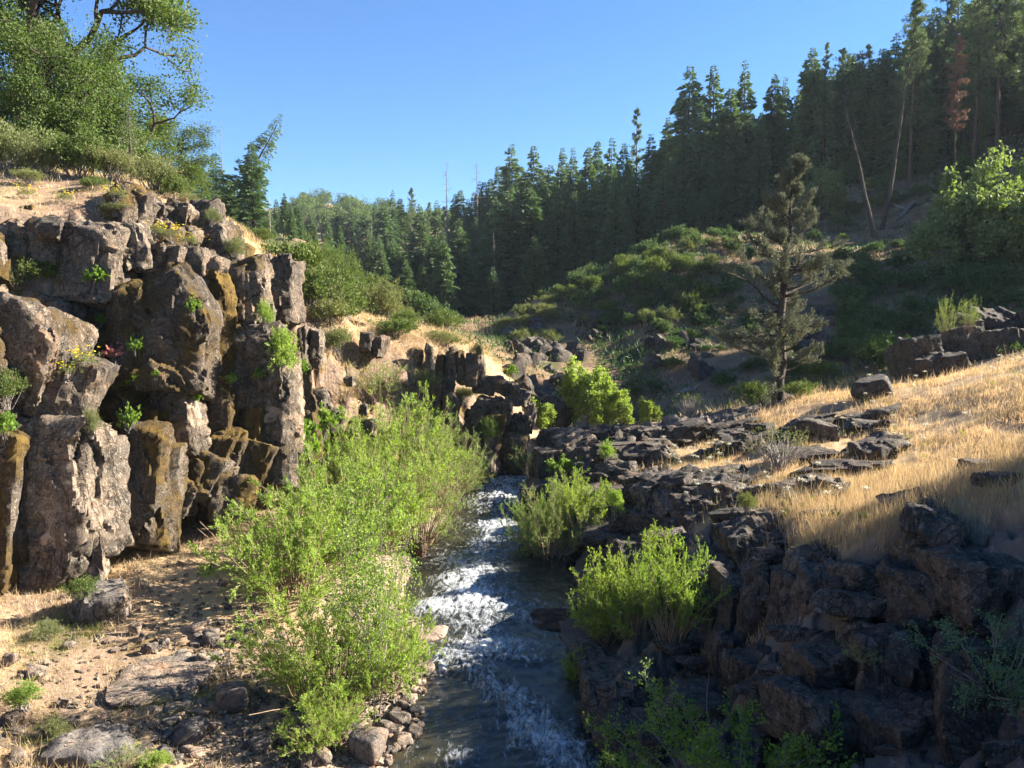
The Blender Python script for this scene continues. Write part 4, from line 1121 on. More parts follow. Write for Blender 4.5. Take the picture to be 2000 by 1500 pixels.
LP = [  # px, py (base), w, h, kind, label
    (190, 556, 44, 34, k_leafy(0), 'round leafy plant in the crack under the big grey head block'), (195, 636, 30, 24, k_leafy(1), 'small leafy plant left of the central rock face'),
    (232, 708, 52, 44, lambda: k_pink(), 'pinkish leafed plant on the dark rock beside the central face'), (262, 690, 34, 34, k_leafy(0), 'leafy plant right above the pinkish one'), (270, 756, 44, 34, k_leafy(1), 'leafy plant under the pinkish one on the cliff'),
    (305, 740, 22, 18, k_leafy(1), 'tiny leaf tuft at the lower edge of the central face'), (380, 620, 30, 42, k_leafy(0), 'green plant hanging in the mossy crack'), (378, 790, 26, 40, k_leafy(1), 'green plant beside the pale broken stone'), (452, 752, 22, 24, k_leafy(0), 'small green plant low in the mossy crack'),
    (505, 742, 30, 24, k_leafy(1), 'pale flowering plant on the dark pointed column'), (516, 640, 40, 60, k_bright(0), 'bright green bush squeezed between column and rear buttress'), (66, 560, 84, 60, k_green(0), 'green bush in the shaded notch at the far left'), (30, 560, 60, 50, k_wil(0), 'wispy shrub at the left edge above the slab'),
    (606, 905, 84, 96, k_leafy(2), 'leafy green bush at the foot of the cliff by the willows'), (630, 850, 60, 60, k_leafy(0), 'light green leafy plant behind the foot bush'), (556, 735, 80, 100, k_bright(1), 'bright feathery bush between the cliff and the split column'), (594, 745, 30, 44, k_leafy(1), 'small leafy plant below the split column'),
    (472, 812, 50, 30, k_sage(0), 'grey spiky tuft in the dark cleft'), (12, 790, 70, 80, k_green(1), 'dark leaved bush at the left picture edge'), (180, 850, 36, 60, k_sage(1), 'pale grey sage beside the foreground pillar'), (252, 840, 36, 50, k_leafy(0), 'small weed on the dry ledge right of the sage'), (10, 860, 50, 60, k_leafy(2), 'low leafy plant at the left edge above the pillar'),
    (158, 724, 74, 50, lambda: k_yellow(), 'yellow flowering clump on the ledge left of the central face'), (130, 740, 60, 40, lambda: k_yellow(), 'yellow flowering clump lower on the same ledge'), (222, 394, 60, 34, lambda: k_yellow(), 'yellow flowers beside the dark rim block'), (130, 398, 50, 26, lambda: k_yellow(), 'yellow flowers on the rim left of centre'), (58, 388, 50, 24, lambda: k_yellow(), 'few yellow flowers at the far left of the rim'),
    (300, 462, 56, 30, lambda: k_yellow(), 'yellow flowers on the grassy step, left end'), (335, 470, 66, 30, lambda: k_yellow(), 'yellow flowers on the grassy step, middle'), (366, 482, 50, 28, lambda: k_yellow(), 'yellow flowers on the grassy step, right end'), (330, 384, 40, 24, lambda: k_yellow(), 'yellow flowers behind the rim blocks'), (230, 420, 60, 28, k_sage(2), 'low grey bush under the dark rim block'), (415, 440, 40, 34, k_sage(0), 'thin grey plant on the right shoulder of the rim'),
    (462, 505, 64, 44, k_sage(1), 'grey green sage on the shoulder below the firs'), (510, 480, 50, 40, k_green(2), 'small green bush behind the rear buttress'),
    (660, 700, 72, 72, k_sage(2), 'round sagebrush on the golden gully slope'), (745, 775, 92, 90, k_wil(1), 'feathery grey bush in the golden gully'), (770, 660, 100, 46, k_green(2), 'low green bush on the ridge above the columns'), (745, 625, 110, 80, k_sage(0), 'large olive bush behind the ridge columns'), (700, 600, 90, 70, k_green(0), 'dark green bush under the round oak'), (640, 605, 110, 90, k_green(1), 'broad green bush left of the olive bush'),
    (868, 680, 96, 40, k_sage(1), 'pale sage on the ridge under the round bush'), (866, 650, 80, 50, k_green(1), 'round dense bush at the end of the ridge skyline'), (620, 640, 60, 50, k_sage(2), 'sage beside the split column'), (600, 600, 80, 80, k_green(0), 'green bush behind the rear buttress top'), (790, 640, 60, 40, k_green(2), 'green bush at the shadow edge of the ridge'), (930, 700, 34, 30, k_sage(0), 'small sage at the head of the slender columns'),
    (985, 640, 34, 24, k_sage(1), 'lone round sage on the saddle'), (905, 790, 60, 40, k_sage(2), 'dry sage in the moss above the dark hollow'), (955, 868, 50, 60, k_green(0), 'dark green plant left of the dark hollow'), (1000, 735, 30, 24, k_leafy(1), 'small green plant behind the tilted slab'),
    (835, 770, 60, 50, k_sage(0), 'sage below the slender columns'), (800, 830, 90, 80, k_wil(0), 'pale wispy bush behind the willows'),
]
for i, (px, py, w, h, kd, lab) in enumerate(LP):
    plant_px(px, py, w, h, kd, lab, 'bush' if 'bush' in lab or 'sage' in lab else 'plant')
# rim bushes under the oaks
for (px, py, w, h, kd, lab) in ((20, 372, 150, 96, k_sage(0), 'big grey green bush at the left end of the rim'), (90, 366, 110, 70, k_sage(1), 'grey bush next to the big one on the rim'), (155, 364, 130, 90, k_green(0), 'yellow green bush on the rim under the oaks'), (215, 366, 110, 70, k_sage(2), 'grey green bush left of the feathery sapling'), (300, 384, 110, 76, k_sage(0), 'grey bush at the right end of the rim'), (340, 390, 60, 60, k_green(1), 'green bush beside the first fir'), (120, 350, 120, 90, k_green(2), 'dark bush behind the rim bushes'), (-50, 372, 160, 110, k_sage(2), 'olive bush at the picture edge on the rim'), (375, 420, 60, 40, k_sage(1), 'low grey bush behind the rim shoulder'), (60, 396, 60, 34, k_sage(2), 'small olive bush on the rim grass, left of two'), (185, 388, 54, 30, k_green(1), 'small green bush on the rim grass, right of two')):
    plant_px(px, py, w, h, kd, lab, 'bush', D=(26 if 'behind the rim b' in lab else 21.8 if 'rim grass' in lab else 23.5))
sap = fir(71, 4.5, 1.15, .05, 1.3, .1, .1, card=.2, mat='juniper', width=.10)
g = ground_at(258, 380, 24.5); place('sapling', sap, g, 'feathery grey green young conifer on the rim in front of the oaks', 'sapling', s=(W(258, 205, 24.5)[2] - g[2]) / 4.5)

# ------------------------------------------------------------------ willows along the creek
def wil_px(px, py, w, h, parts, h0, w0, label, D=None, cat='willow', name='willow_bush', rz=0.0):
    g = ground_at(px, py, D) if D else hit(px, py)
    s = g[1] / F
    return place(name, parts, g - np.array([0, 0, .05]), label, cat, None, rz, (w * s / w0, w * s / w0, h * s / h0))
WA = willow(301, 2.5, 3.0, 76, 13, 27, .085, .019)
WB = willow(302, 2.5, 3.0, 66, 13, 27, .085, .018)
WC = willow(303, 2.4, 2.4, 70, 13, 24, .06, .012, 'willow_dull')
WY = willow(304, 1.8, 1.4, 46, 12, 21, .06, .026, 'willow_yellow', spread=.5)
WD = willow(305, 2.2, 1.7, 52, 12, 21, .065, .018, 'willow', spread=.55, bare=.35)
LW = [
    (575, 1165, 320, 225, WA, 2.3, 3.3, 'broad bright green willow on the gravel with a shadow to its left', None, 0.3),
    (660, 1120, 300, 230, WB, 2.3, 3.3, 'bright willow right behind the broad one', 18.6, 2.2),
    (640, 1430, 320, 225, WA, 2.3, 3.3, 'large bright willow in front beside the cobbles', 12.9, 1.9),
    (745, 1400, 190, 260, WB, 2.3, 3.3, 'bright willow overhanging the water in front', 13.3, 4.0),
    (640, 1530, 170, 130, WA, 2.3, 3.3, 'dark willow tips at the bottom edge of the left bank', 11.6, 3.3),
    (745, 1090, 230, 220, WB, 2.3, 3.3, 'tall bright willow in the middle of the left bank row', 20.5, .9),
    (820, 1070, 170, 190, WC, 2.2, 2.6, 'pale willow leaning over the rapids on the left bank', 21.5, 2.9),
    (775, 985, 240, 200, WB, 2.3, 3.3, 'high green willow in the upper part of the row', 24.5, 4.4),
    (860, 985, 150, 160, WC, 2.2, 2.6, 'grey tinted willow near the chute', 25.2, 1.2),
    (905, 950, 90, 130, WC, 2.2, 2.6, 'thin twiggy willow right beside the chute', 27.0, 5.2),
    (690, 985, 170, 130, WA, 2.3, 3.3, 'willow at the back of the row against the golden slope', 23.6, 3.8),
    (800, 880, 200, 110, WC, 2.2, 2.6, 'dull green willow topmost of the row', 27.2, 3.0),
    (1085, 1085, 150, 165, WC, 2.2, 2.6, 'tan stemmed willow on the right bank of the rapids', 20.6, .4),
    (1040, 1075, 100, 140, WD, 2.1, 1.9, 'bright willow at the water edge on the right bank', 21.3, 1.4),
    (1135, 1070, 110, 150, WD, 2.1, 1.9, 'leafy willow right of the tan stemmed one', 20.8, 2.6),
    (1025, 1080, 60, 40, WY, 1.75, 1.6, 'low yellow green tuft at the water edge on the right bank', 20.9, 0),
    (1178, 1275, 130, 185, WY, 1.75, 1.6, 'yellow green willow by the brown slab', 15.2, .7),
    (1245, 1310, 120, 200, WD, 2.1, 1.9, 'green willow in the middle of the right clump', 14.4, 3.1),
    (1310, 1350, 130, 220, WD, 2.1, 1.9, 'dark green willow at the shaded end of the right clump', 13.6, 5.1),
    (1285, 1190, 90, 100, WY, 1.75, 1.6, 'yellowish willow top behind the right clump', 16.0, 4.1),
    (1130, 1330, 60, 90, WY, 1.75, 1.6, 'small reed like willow at the foot of the right clump', 14.0, 2.2)]
for (px, py, w, h, pt, h0, w0, lab, D, rz) in LW:
    wil_px(px, py, w, h, pt, h0, w0, lab, D, rz=rz)
# the slim tree standing in front of the willows
st = broadleaf(311, 4.6, .75, 5200, .055, .034, 3, 'willow', bark='bark_grey', first=.34, depth=3, trop=.5, clump=.10, thick=.55)
g = ground_at(735, 1450, 12.5); h = W(735, 935, 12.5)[2] - g[2]
place('slim_tree', st, g, 'slim young tree with thin grey stems rising in front of the willows', 'tree', s=(h / 4.6, h / 4.6, h / 4.6))
# bottom right bushes
rb = willow(321, 1.5, 2.6, 60, 14, 21, .040, .027, 'round_leaf', bark='bark_grey', twl=.36, spread=1.0, upright=.75, bare=.15, jit=.02, leaf_spread=.8)
g = ground_at(1430, 1520, 8.9)
place('bush', rb, g, 'round leaved bush with thin grey twigs at the bottom of the picture', 'bush', rz=.5, s=(1.3, 1.3, 1.1))
g = ground_at(1290, 1560, 8.6); place('bush', rb, g, 'lower left spray of round leaved twigs at the bottom edge', 'bush', rz=2.5, s=.62)
bb = willow(322, 1.1, 1.4, 34, 11, 16, .034, .022, 'blue_leaf', bark='bark_grey', twl=.3, spread=1.1, upright=.6, bare=.15, jit=.02, leaf_spread=.8)
p, n_ = cast(1950, 1330)
place('bush', bb, p, 'blue green leafed bush on the shaded right boulder', 'bush', s=.95)
gs = shrub(331, .9, 1.4, 260, .05, .012, 'sage', bark='deadwood', lumps=10, nst=70)
p, n_ = cast(1520, 925); place('bush', gs, p, 'grey nearly bare bush among the dark rocks', 'bush', s=1.5)
p, n_ = cast(1345, 815); place('bush', gs, p, 'pale grey dead bush at the left end of the grass crest', 'bush', s=1.3)
for (px, py, w, h, kd, lab) in ((1470, 790, 90, 50, k_green(0), 'low green bush left of the juniper trunk'), (1560, 780, 60, 40, k_green(1), 'small green bush right of the juniper trunk'), (1850, 655, 34, 90, k_wil(0), 'wispy sage standing on the outcrop, left of two'), (1893, 640, 30, 74, k_wil(1), 'wispy sage standing on the outcrop, right of two'), (1600, 745, 70, 50, k_green(2), 'green bush behind the crest right of the juniper'), (1460, 1000, 50, 40, k_sage(0), 'grey plant on the sunlit ledge rocks'), (1185, 905, 40, 50, k_bright(0), 'bright green plant on the black ledge'), (1040, 925, 70, 70, k_wil(1), 'bare twigged bush at the right side of the chute'), (1100, 930, 60, 40, k_leafy(0), 'green plant at the foot of the black ledge'), (1200, 1010, 40, 60, k_bright(1), 'bright plant on the rocks right of the tan stemmed willow'), (1680, 1285, 70, 36, k_wil(0), 'thin green weed on the shaded boulder')):
    plant_px(px, py, w, h, kd, lab, 'bush' if 'bush' in lab or 'sage' in lab else 'plant')
for (px, py, w, h, kd, lab) in ((90, 1250, 70, 40, k_sage(0), 'grey green low plant in the dry grass'), (50, 1385, 90, 60, k_bright(0), 'bright green weed in the dry grass at the lower left'), (110, 1440, 60, 40, k_sage(1), 'small grey weed at the lower left'), (240, 1500, 80, 50, k_wil(0), 'green sprout at the bottom edge left'), (300, 1505, 70, 40, k_bright(1), 'green sprout at the bottom edge beside the first'), (160, 1170, 60, 50, k_green(1), 'small green bush beside the grey slanting outcrop')):
    plant_px(px, py, w, h, kd, lab, 'plant')

# ------------------------------------------------------------------ dry grass: nobody could count it
def polar_samples(n, a0, a1, r0, r1):
    a = rng.uniform(R(a0), R(a1), n); r = np.exp(rng.uniform(math.log(r0), math.log(r1), n))
    return np.sin(a) * r, np.cos(a) * r, r
def grass(name, x, y, r, per, hgt, mat, label, cl=.05, wk=.00042, lean=.35):
    z = height(x, y)
    n = len(x) * per
    P = np.stack([x, y, z - .02], 1).repeat(per, 0); rr2 = r.repeat(per)
    P[:, :2] += rng.normal(size=(n, 2)) * cl * np.clip(rr2 / 14, .7, 2.2)[:, None]
    D = UP + rng.normal(size=(n, 3)) * lean
    L = hgt * rng.lognormal(0, .32, n)
    V, Fc = leaf_quads(P, D, L, np.maximum(.0035, wk * rr2) * rng.uniform(.6, 1.5, n), .05)
    tag(link(name, mesh_np(name, V, Fc, M[mat], False)), label, 'grass', kind='stuff')
x, y, r = polar_samples(50000, -2, 44, 7, 36)
kz = rock_zone(x, y); l_, r_ = creek_lr(y)
pn = fbm(np.stack([x, y, 0 * x], 1) * .7, 3, 201) + fbm(np.stack([x, y, 0 * x], 1) * 2.6, 3, 203) * .7
keep = (kz < np.where(y < 17, .7, .35)) & (x > r_ + .8) & (y < 33.5) & (rng.random(len(x)) < np.where(y < 18, .95 + pn * .4, .62 + pn * 1.5))
x, y, r = x[keep], y[keep], r[keep]
sh = y < 14.5 + .18 * x + 1.5  # inside the cast shadow edge the blades get a darker colour as painted shade
grass('golden_grass', x[~sh], y[~sh], r[~sh], 9, .15, 'straw', 'golden dry grass covering the sunny right slope')
sel = rng.random(len(x)) < .22
grass('tall_stalks', x[sel], y[sel], r[sel], 3, .34, 'straw', 'taller seed stalks standing out of the grass on the right slope', cl=.12, wk=.0003, lean=.3)
grass('shaded_seed_grass', x[sh], y[sh], r[sh], 8, .24, 'straw_grey', 'thin seed grass on the right slope, its colour greyed for the shade there', lean=.28)
x, y, r = polar_samples(9000, 2, 36, 9, 31)
kz = rock_zone(x, y); pn = fbm(np.stack([x, y, 0 * x], 1) * .9, 3, 207); l_, r_ = creek_lr(y)
keep = (kz > .35) & (pn > np.where(y > 13, -.12, .16)) & (x > r_ + 1.2)
grass('ledge_grass', x[keep], y[keep], r[keep], 7, .17, 'straw', 'tufts of dry grass in the pockets of the dark lava')
x, y, r = polar_samples(46000, -40, 3, 9.5, 46)
inf2 = {}; z_ = height(x, y, False, inf2); pn = fbm(np.stack([x, y, 0 * x], 1) * .55, 4, 211)
keep = (inf2['e'] > 1.9) & (rng.random(len(x)) < .40 + pn * 1.8) & (x < 2) & ((inf2['m'] < .06) | (inf2['m'] > .9) | (y > 26))
keep &= ~((inf2['m'] < .06) & (y < 26) & (inf2['e'] < 2.6 + pn * 3))
keep |= (y > 25.5) & (y < 40) & (x < 1.2) & (inf2['e'] > 1.2) & (rng.random(len(x)) < .75)
keep |= (inf2['m'] > .93) & (y < 34) & (rng.random(len(x)) < .22)
x, y, r = x[keep], y[keep], r[keep]
grn_ = fbm(np.stack([x, y, 0 * x], 1) * .8, 3, 215) > .28
grass('dry_grass', x[~grn_], y[~grn_], r[~grn_], 5, .17, 'straw', 'dry straw coloured grass on the left bank, the cliff top and the gully', lean=.6)
grass('green_grass', x[grn_], y[grn_], r[grn_], 6, .16, 'greengrass', 'patches of fading green grass on the left bank and cliff top', lean=.5)

x, y, r = polar_samples(15000, -22, 2, 24.5, 37)
inf2 = {}; height(x, y, False, inf2)
keep = (inf2['e'] > 1.3) & (x < 1.4) & (inf2['m'] > .04) & (rng.random(len(x)) < .55 + fbm(np.stack([x, y, 0 * x], 1) * .6, 3, 231) * 1.5)
grass('gully_grass', x[keep], y[keep], r[keep], 6, .20, 'straw', 'golden dry grass on the slope between the cliff and the rock ridge', lean=.45)
# straw and leaf litter lying on the left bank
x, y, r = polar_samples(17000, -42, 2, 9, 26)
inf2 = {}; height(x, y, False, inf2)
keep = (inf2['e'] > 1.2) & (inf2['m'] < .5) & (x < 0) & (rng.random(len(x)) < np.clip(inf2['e'] / 3.5, .15, .9))
grass('straw_litter', x[keep], y[keep], r[keep], 5, .13, 'straw_grey', 'dead straw and leaf litter lying on the left bank', cl=.12, wk=.0004, lean=3.0)
# low dry herbs and brush litter on the far slopes
x, y, r = polar_samples(42000, -24, 38, 36, 120)
pn = fbm(np.stack([x, y, 0 * x], 1) * .16, 4, 221)
inf2 = {}; height(x, y, False, inf2)
keep = (rng.random(len(x)) < .45 + pn * 1.6) & (inf2['e'] > 1)
x, y, r = x[keep], y[keep], r[keep]; pn = pn[keep]
q = fbm(np.stack([x, y, 0 * x], 1) * .3, 3, 223) + rng.normal(size=len(x)) * .2
grass('slope_grass', x[q < 0], y[q < 0], r[q < 0], 3, .30, 'straw_grey', 'thin dry grass on the slopes beyond the gully', cl=.12, wk=.0006, lean=.6)
grass('slope_herbs', x[q >= 0], y[q >= 0], r[q >= 0], 4, .34, 'shrub_dark', 'low green herbs and brush on the slopes beyond the gully', cl=.2, wk=.0016, lean=.9)

# cream flower heads on thin stems in the right grass
def umbel(seed):
    r = np.random.default_rng(seed); T = Tubes(); T.add(curve_pts(r, (0, 0, 0), (0, 0, 1), .62, 5, 0, .12), np.linspace(.006, .003, 5), 3)
    top = T.V[-1][-1]; n = 40
    P = top + r.normal(size=(n, 3)) * np.array([.035, .035, .012]); V, Fc = leaf_quads(P, r.normal(size=(n, 3)) + UP * .5, .022, .02, .05, r)
    V2, F2 = leaf_quads(np.repeat(top[None] * np.array([1, 1, .25]), 7, 0), r.normal(size=(7, 3)) + UP * .8, .14, .02, .1, r)
    return [('stem', T.mesh('stem', M['greengrass'])), ('flower_head', mesh_np('flower_head', V, Fc, M['flower_w'], False)), ('leaves', mesh_np('leaves', V2, F2, M['greengrass'], False))]
UM = [umbel(s) for s in (1, 2, 3)]
rf = random.Random(66)
for (x0, y0, x1, y1, n) in ((1300, 890, 1440, 960, 24), (1330, 960, 1420, 1010, 8), (1560, 700, 1990, 780, 16), (1600, 790, 1760, 860, 12), (1440, 960, 1700, 1050, 12), (1640, 860, 1900, 960, 10)):
    for i in range(n):
        h = hit(rf.uniform(x0, x1), rf.uniform(y0, y1), 8, 40)
        if h is None: continue
        s = rf.uniform(.7, 1.25)
        place('wildflower', UM[rf.randrange(3)], h, 'cream flower head on a thin stem in the dry grass of the right slope', 'wildflower', 'cream wildflowers on the right slope', rf.uniform(0, 6), s)

# trees on the bank right beside the bridge; their shade lies over the lower right bank
gv = broadleaf(341, 5, 3.0, 9000, .24, .17, 3, 'oak', first=.25, depth=4, trop=.2, clump=.25)
for i, (x, y, s) in enumerate(((17.5, 6, .95), (18.5, 9.2, 1.0), (18, 11.9, .95), (20.5, 14.2, .85), (19.5, 16.6, .5), (16.5, 2.5, .85), (22, 2, 2.3), (23, 5.2, 2.4), (21, -2, 2.4), (26, 8.5, 1.5), (27, 12, 1.0), (29, 16.5, .8), (23.5, 17.6, .45))):
    place('oak_tree', gv, (x, y, height1(x, y) - .2), 'shade casting oak on the right bank beside the bridge', 'oak', 'oaks on the right bank beside the bridge', i * 1.3, s)
# ------------------------------------------------------------------ conifers
FIRS = [fir(s, 26, rad * 1.3, z0, dens * 1.7, gap, droop, card=.8, width=.2) for s, rad, z0, dens, gap, droop in
        ((1, 4.2, .06, 1.0, .10, .28), (2, 3.6, .10, 1.0, .16, .35), (3, 4.8, .05, 1.0, .10, .22), (4, 3.2, .16, .9, .25, .40), (5, 4.0, .12, 1.0, .2, .3), (6, 2.7, .20, .9, .3, .35))]
FIRN = [fir(s + 60, 26, rad, z0, 3.2, gap, droop, card=.62, width=.13) for s, rad, z0, gap, droop in ((1, 4.4, .05, .10, .28), (2, 3.8, .08, .14, .33), (3, 5.0, .05, .10, .24))]
PINES = [pine(11, 26, 4.2, .30, 70, clump=.5), pine(12, 26, 3.6, .38, 60, clump=.5), pine(13, 26, 4.2, .22, 75, clump=.5), pine(14, 26, 2.2, .40, 46, clump=.35)]
rf = random.Random(77)

def tree_px(name, protos, px, pytop, D, label, cat, group=None, minh=5, bx=None, proto=None, base=None, lean=0, wide=1.0):
    """a tree standing on the ground at distance D whose tip reaches the photograph row pytop"""
    g = ground_at(px if bx is None else bx, 600, D)
    if base is not None: g[2] = base
    top = W(px, pytop, D)[2]
    h = max(minh, top - g[2])
    p = protos[rf.randrange(len(protos)) if proto is None else proto]
    s = h / 26.0
    return place(name, p, g - np.array([0, 0, .2]), label, cat, group, rf.uniform(0, 6.28), (s * wide, s * wide, s), ry=lean)

GF = 'dark firs of the shaded forest across the gully'
LF = 'dark green fir in the shaded forest wall behind the gully'
SK = [  # skyline trees: px, py of the tip, distance, kind (f fir, p pine), width
    (1000, 278, 142, 'f', .9), (1043, 280, 136, 'f', 1), (1022, 330, 120, 'f', 1), (1075, 318, 128, 'f', 1), (1098, 284, 140, 'f', .8), (1118, 284, 136, 'f', .9), (1148, 284, 130, 'f', .9), (1165, 272, 134, 'f', .8), (1190, 264, 128, 'f', .9), (1215, 275, 124, 'f', .9),
    (1240, 206, 124, 'p', .8), (1268, 258, 118, 'f', .8), (1300, 224, 118, 'f', .85), (1338, 122, 112, 'f', 1), (1385, 122, 112, 'f', .95), (1418, 168, 106, 'f', 1.1), (1445, 112, 110, 'f', .95), (1362, 190, 104, 'f', .9), (1500, 140, 108, 'f', .9), (1520, 146, 112, 'f', .9), (1548, 165, 106, 'f', .9),
    (1475, 215, 102, 'f', .8), (1597, 78, 104, 'p', .9), (1630, 113, 102, 'f', .9), (1660, 95, 98, 'f', .9), (1575, 185, 100, 'f', .8), (1700, 130, 100, 'f', 1),
    (960, 345, 150, 'f', .9), (938, 350, 140, 'f', .8), (915, 385, 140, 'f', .8), (890, 375, 150, 'f', .9), (868, 400, 150, 'p', 1), (770, 368, 160, 'f', .8), (735, 392, 170, 'f', .8), (806, 364, 165, 'p', .7), (700, 400, 170, 'f', .8), (840, 392, 170, 'p', 1), (690, 392, 150, 'f', 1), (715, 400, 160, 'f', 1.1), (752, 388, 150, 'f', 1), (785, 385, 165, 'f', 1.1), (822, 396, 155, 'f', 1), (855, 388, 160, 'f', 1), (902, 368, 150, 'f', 1), (926, 372, 145, 'f', 1), (948, 352, 145, 'f', 1), (975, 320, 145, 'f', 1), (1700, 90, 104, 'f', 1.1), (1728, 60, 106, 'f', 1.1), (1765, 30, 108, 'f', 1.2), (1800, 10, 104, 'f', 1.2), (1842, -30, 108, 'f', 1.2), (1880, -50, 104, 'f', 1.2), (1915, -70, 102, 'f', 1.2), (1955, -90, 104, 'f', 1.2), (1995, -110, 100, 'f', 1.2), (1682, 120, 96, 'f', 1), (560, 372, 90, 'f', .9), (585, 392, 100, 'f', 1), (610, 408, 120, 'f', .9), (640, 405, 130, 'f', 1.1), (665, 402, 150, 'f', 1), (545, 385, 110, 'f', 1)]
for (px, py, D, k, wd) in SK:
    if px < 700: lab, gr = 'dark fir on the slope left of the far sunlit ridge', 'firs left of the far ridge'
    elif px < 980: lab, gr = 'slim conifer rising above the forest below the far ridge', 'slim conifers below the far ridge'
    else: lab, gr = 'tall fir whose tip stands on the forest skyline against blue sky', 'skyline firs of the forest'
    if px >= 1682: lab, gr = 'tall fir closing off the upper right corner behind the pines', 'tall firs in the upper right corner'
    if px == 1338: lab = 'tallest narrow fir at the left end of the three highest skyline firs'
    if px == 1597: lab = 'narrow open topped pine standing alone above the skyline dip'
    if px == 1240: lab = 'thin ragged pine poking above the skyline left of the tallest firs'
    if px == 770: lab = 'sharp pointed fir standing in front of the far wooded ridge'
    tree_px('fir_tree' if k == 'f' else 'pine_tree', FIRS if k == 'f' else PINES, px, py, D, lab, 'conifer', gr, wide=wd)
# rows of the forest below the skyline
n = 0
sky_x = [700, 770, 850, 900, 960, 1040, 1100, 1190, 1240, 1300, 1340, 1450, 1550, 1700]
sky_y = [440, 420, 420, 400, 370, 320, 320, 300, 290, 260, 200, 190, 210, 190]
for i in range(96):
    px = rf.uniform(715, 1480)
    D = rf.choice((rf.uniform(76, 104), rf.uniform(95, 120), rf.uniform(110, 150)))
    if px > 1050 and D < 96: D += 14
    if i % 3 == 0: D = min(D, 100) if px < 1050 else D
    top = np.interp(px, sky_x, sky_y) + rf.uniform(15, 160) * (1.2 if D < 104 else .7)
    tree_px('fir_tree', FIRS, px, top, D, ('dark green fir in the front row of the shaded forest, rooted at the gully edge' if D < 104 else LF), 'conifer', GF, minh=7, wide=rf.uniform(.9, 1.5)); n += 1
for i in range(44):   # the depth of the forest behind the skyline trees
    px = rf.uniform(960, 1560); top = np.interp(px, [960, 1040, 1190, 1300, 1340, 1450, 1560], [380, 320, 300, 265, 215, 195, 210]) + rf.uniform(0, 45)
    tree_px('fir_tree', FIRS, px, top, rf.uniform(118, 160), 'dark fir deep in the forest just under the skyline trees', 'conifer', 'firs just under the skyline', wide=rf.uniform(.9, 1.4))
for i in range(34):
    px = rf.uniform(1540, 2050)
    tree_px('fir_tree', FIRS, px, rf.uniform(90, 250) - max(0, px - 1700) * .25, rf.uniform(94, 125), 'dark bushy fir filling the forest on the upper right hillside', 'conifer', 'firs filling the upper right forest', minh=8, wide=rf.uniform(1, 1.5))
for i in range(26):   # between the left crag's firs and the forest
    px = rf.uniform(545, 760); D = rf.uniform(75, 150)
    tree_px('fir_tree', FIRS, px, rf.uniform(430, 520), D, 'young fir on the wooded slope behind the round green oak', 'conifer', 'firs behind the green oak', minh=4)
for i in range(46):   # background pines on the right hill
    px = rf.uniform(1560, 2060); D = rf.uniform(90, 140)
    tree_px('pine_tree', PINES[:3] + FIRS[:5], px, rf.uniform(70, 250) - max(0, px - 1700) * .4, D, 'tall conifer in the shade on the upper right hillside', 'conifer', 'conifers on the upper right hillside', minh=10)
# the forest goes on over the right hill beyond the picture
for i in range(64):
    px = rf.uniform(2070, 3000); D = rf.uniform(44, 125)
    g = ground_at(px, 600, D); qq = D - .23 * (g[0] - 32); band = 64 < qq < 78 or 53 < qq < 59
    if g[0] < 46: continue
    h = rf.uniform(16, 25) * ((.35 if qq > 60 else .6) if band else 1)
    s = h / 26
    place('conifer_tree', FIRS[rf.randrange(6)], g - np.array([0, 0, .2]), 'forest conifer on the right hill beyond the picture edge', 'conifer', 'conifers beyond the right picture edge', rf.uniform(0, 6), (s * 1.2, s * 1.2, s))
# named conifers
tree_px('pine_tree', PINES, 1748, -12, 86, 'tall ponderosa with clumped crown and bare lower trunk on the right slope', 'pine', proto=0, bx=1765)
tree_px('pine_tree', PINES, 1872, -70, 84, 'tall dark trunked pine right of the rust brown tree', 'pine', proto=1, bx=1885)
tree_px('pine_tree', PINES, 1935, -140, 82, 'thick dark pine at the upper right with dead lower branches', 'pine', proto=1, bx=1930)
tree_px('pine_tree', PINES, 1985, -180, 84, 'rightmost tall pine cut by the picture edge', 'pine', proto=2)
tree_px('pine_tree', PINES, 1820, -60, 96, 'tall dark pine directly behind the rust brown tree', 'pine', proto=2)
tree_px('fir_tree', FIRS, 1790, 40, 98, 'bushy fir between the clumped ponderosa and the rust brown tree', 'fir', proto=2)
tree_px('fir_tree', FIRS, 1775, 100, 90, 'pale green fir right of the clumped ponderosa', 'fir', proto=0)
rusty = pine(21, 26, 3.0, .42, 46, mat='rust', tuft=30)
tree_px('dead_pine', [rusty], 1836, 62, 80, 'rust brown dead pine with orange needles on the right slope', 'dead pine', proto=0, bx=1850, wide=.75)
thinp = pine(22, 26, 2.1, .62, 22, bark='bark_dark', tuft=16, clump=.35, leanx=-3.0)
tree_px('leaning_pine', [thinp], 1697, 0, 78, 'sparse leaning pine with a thin bare trunk against the sky', 'pine', proto=0, bx=1715)
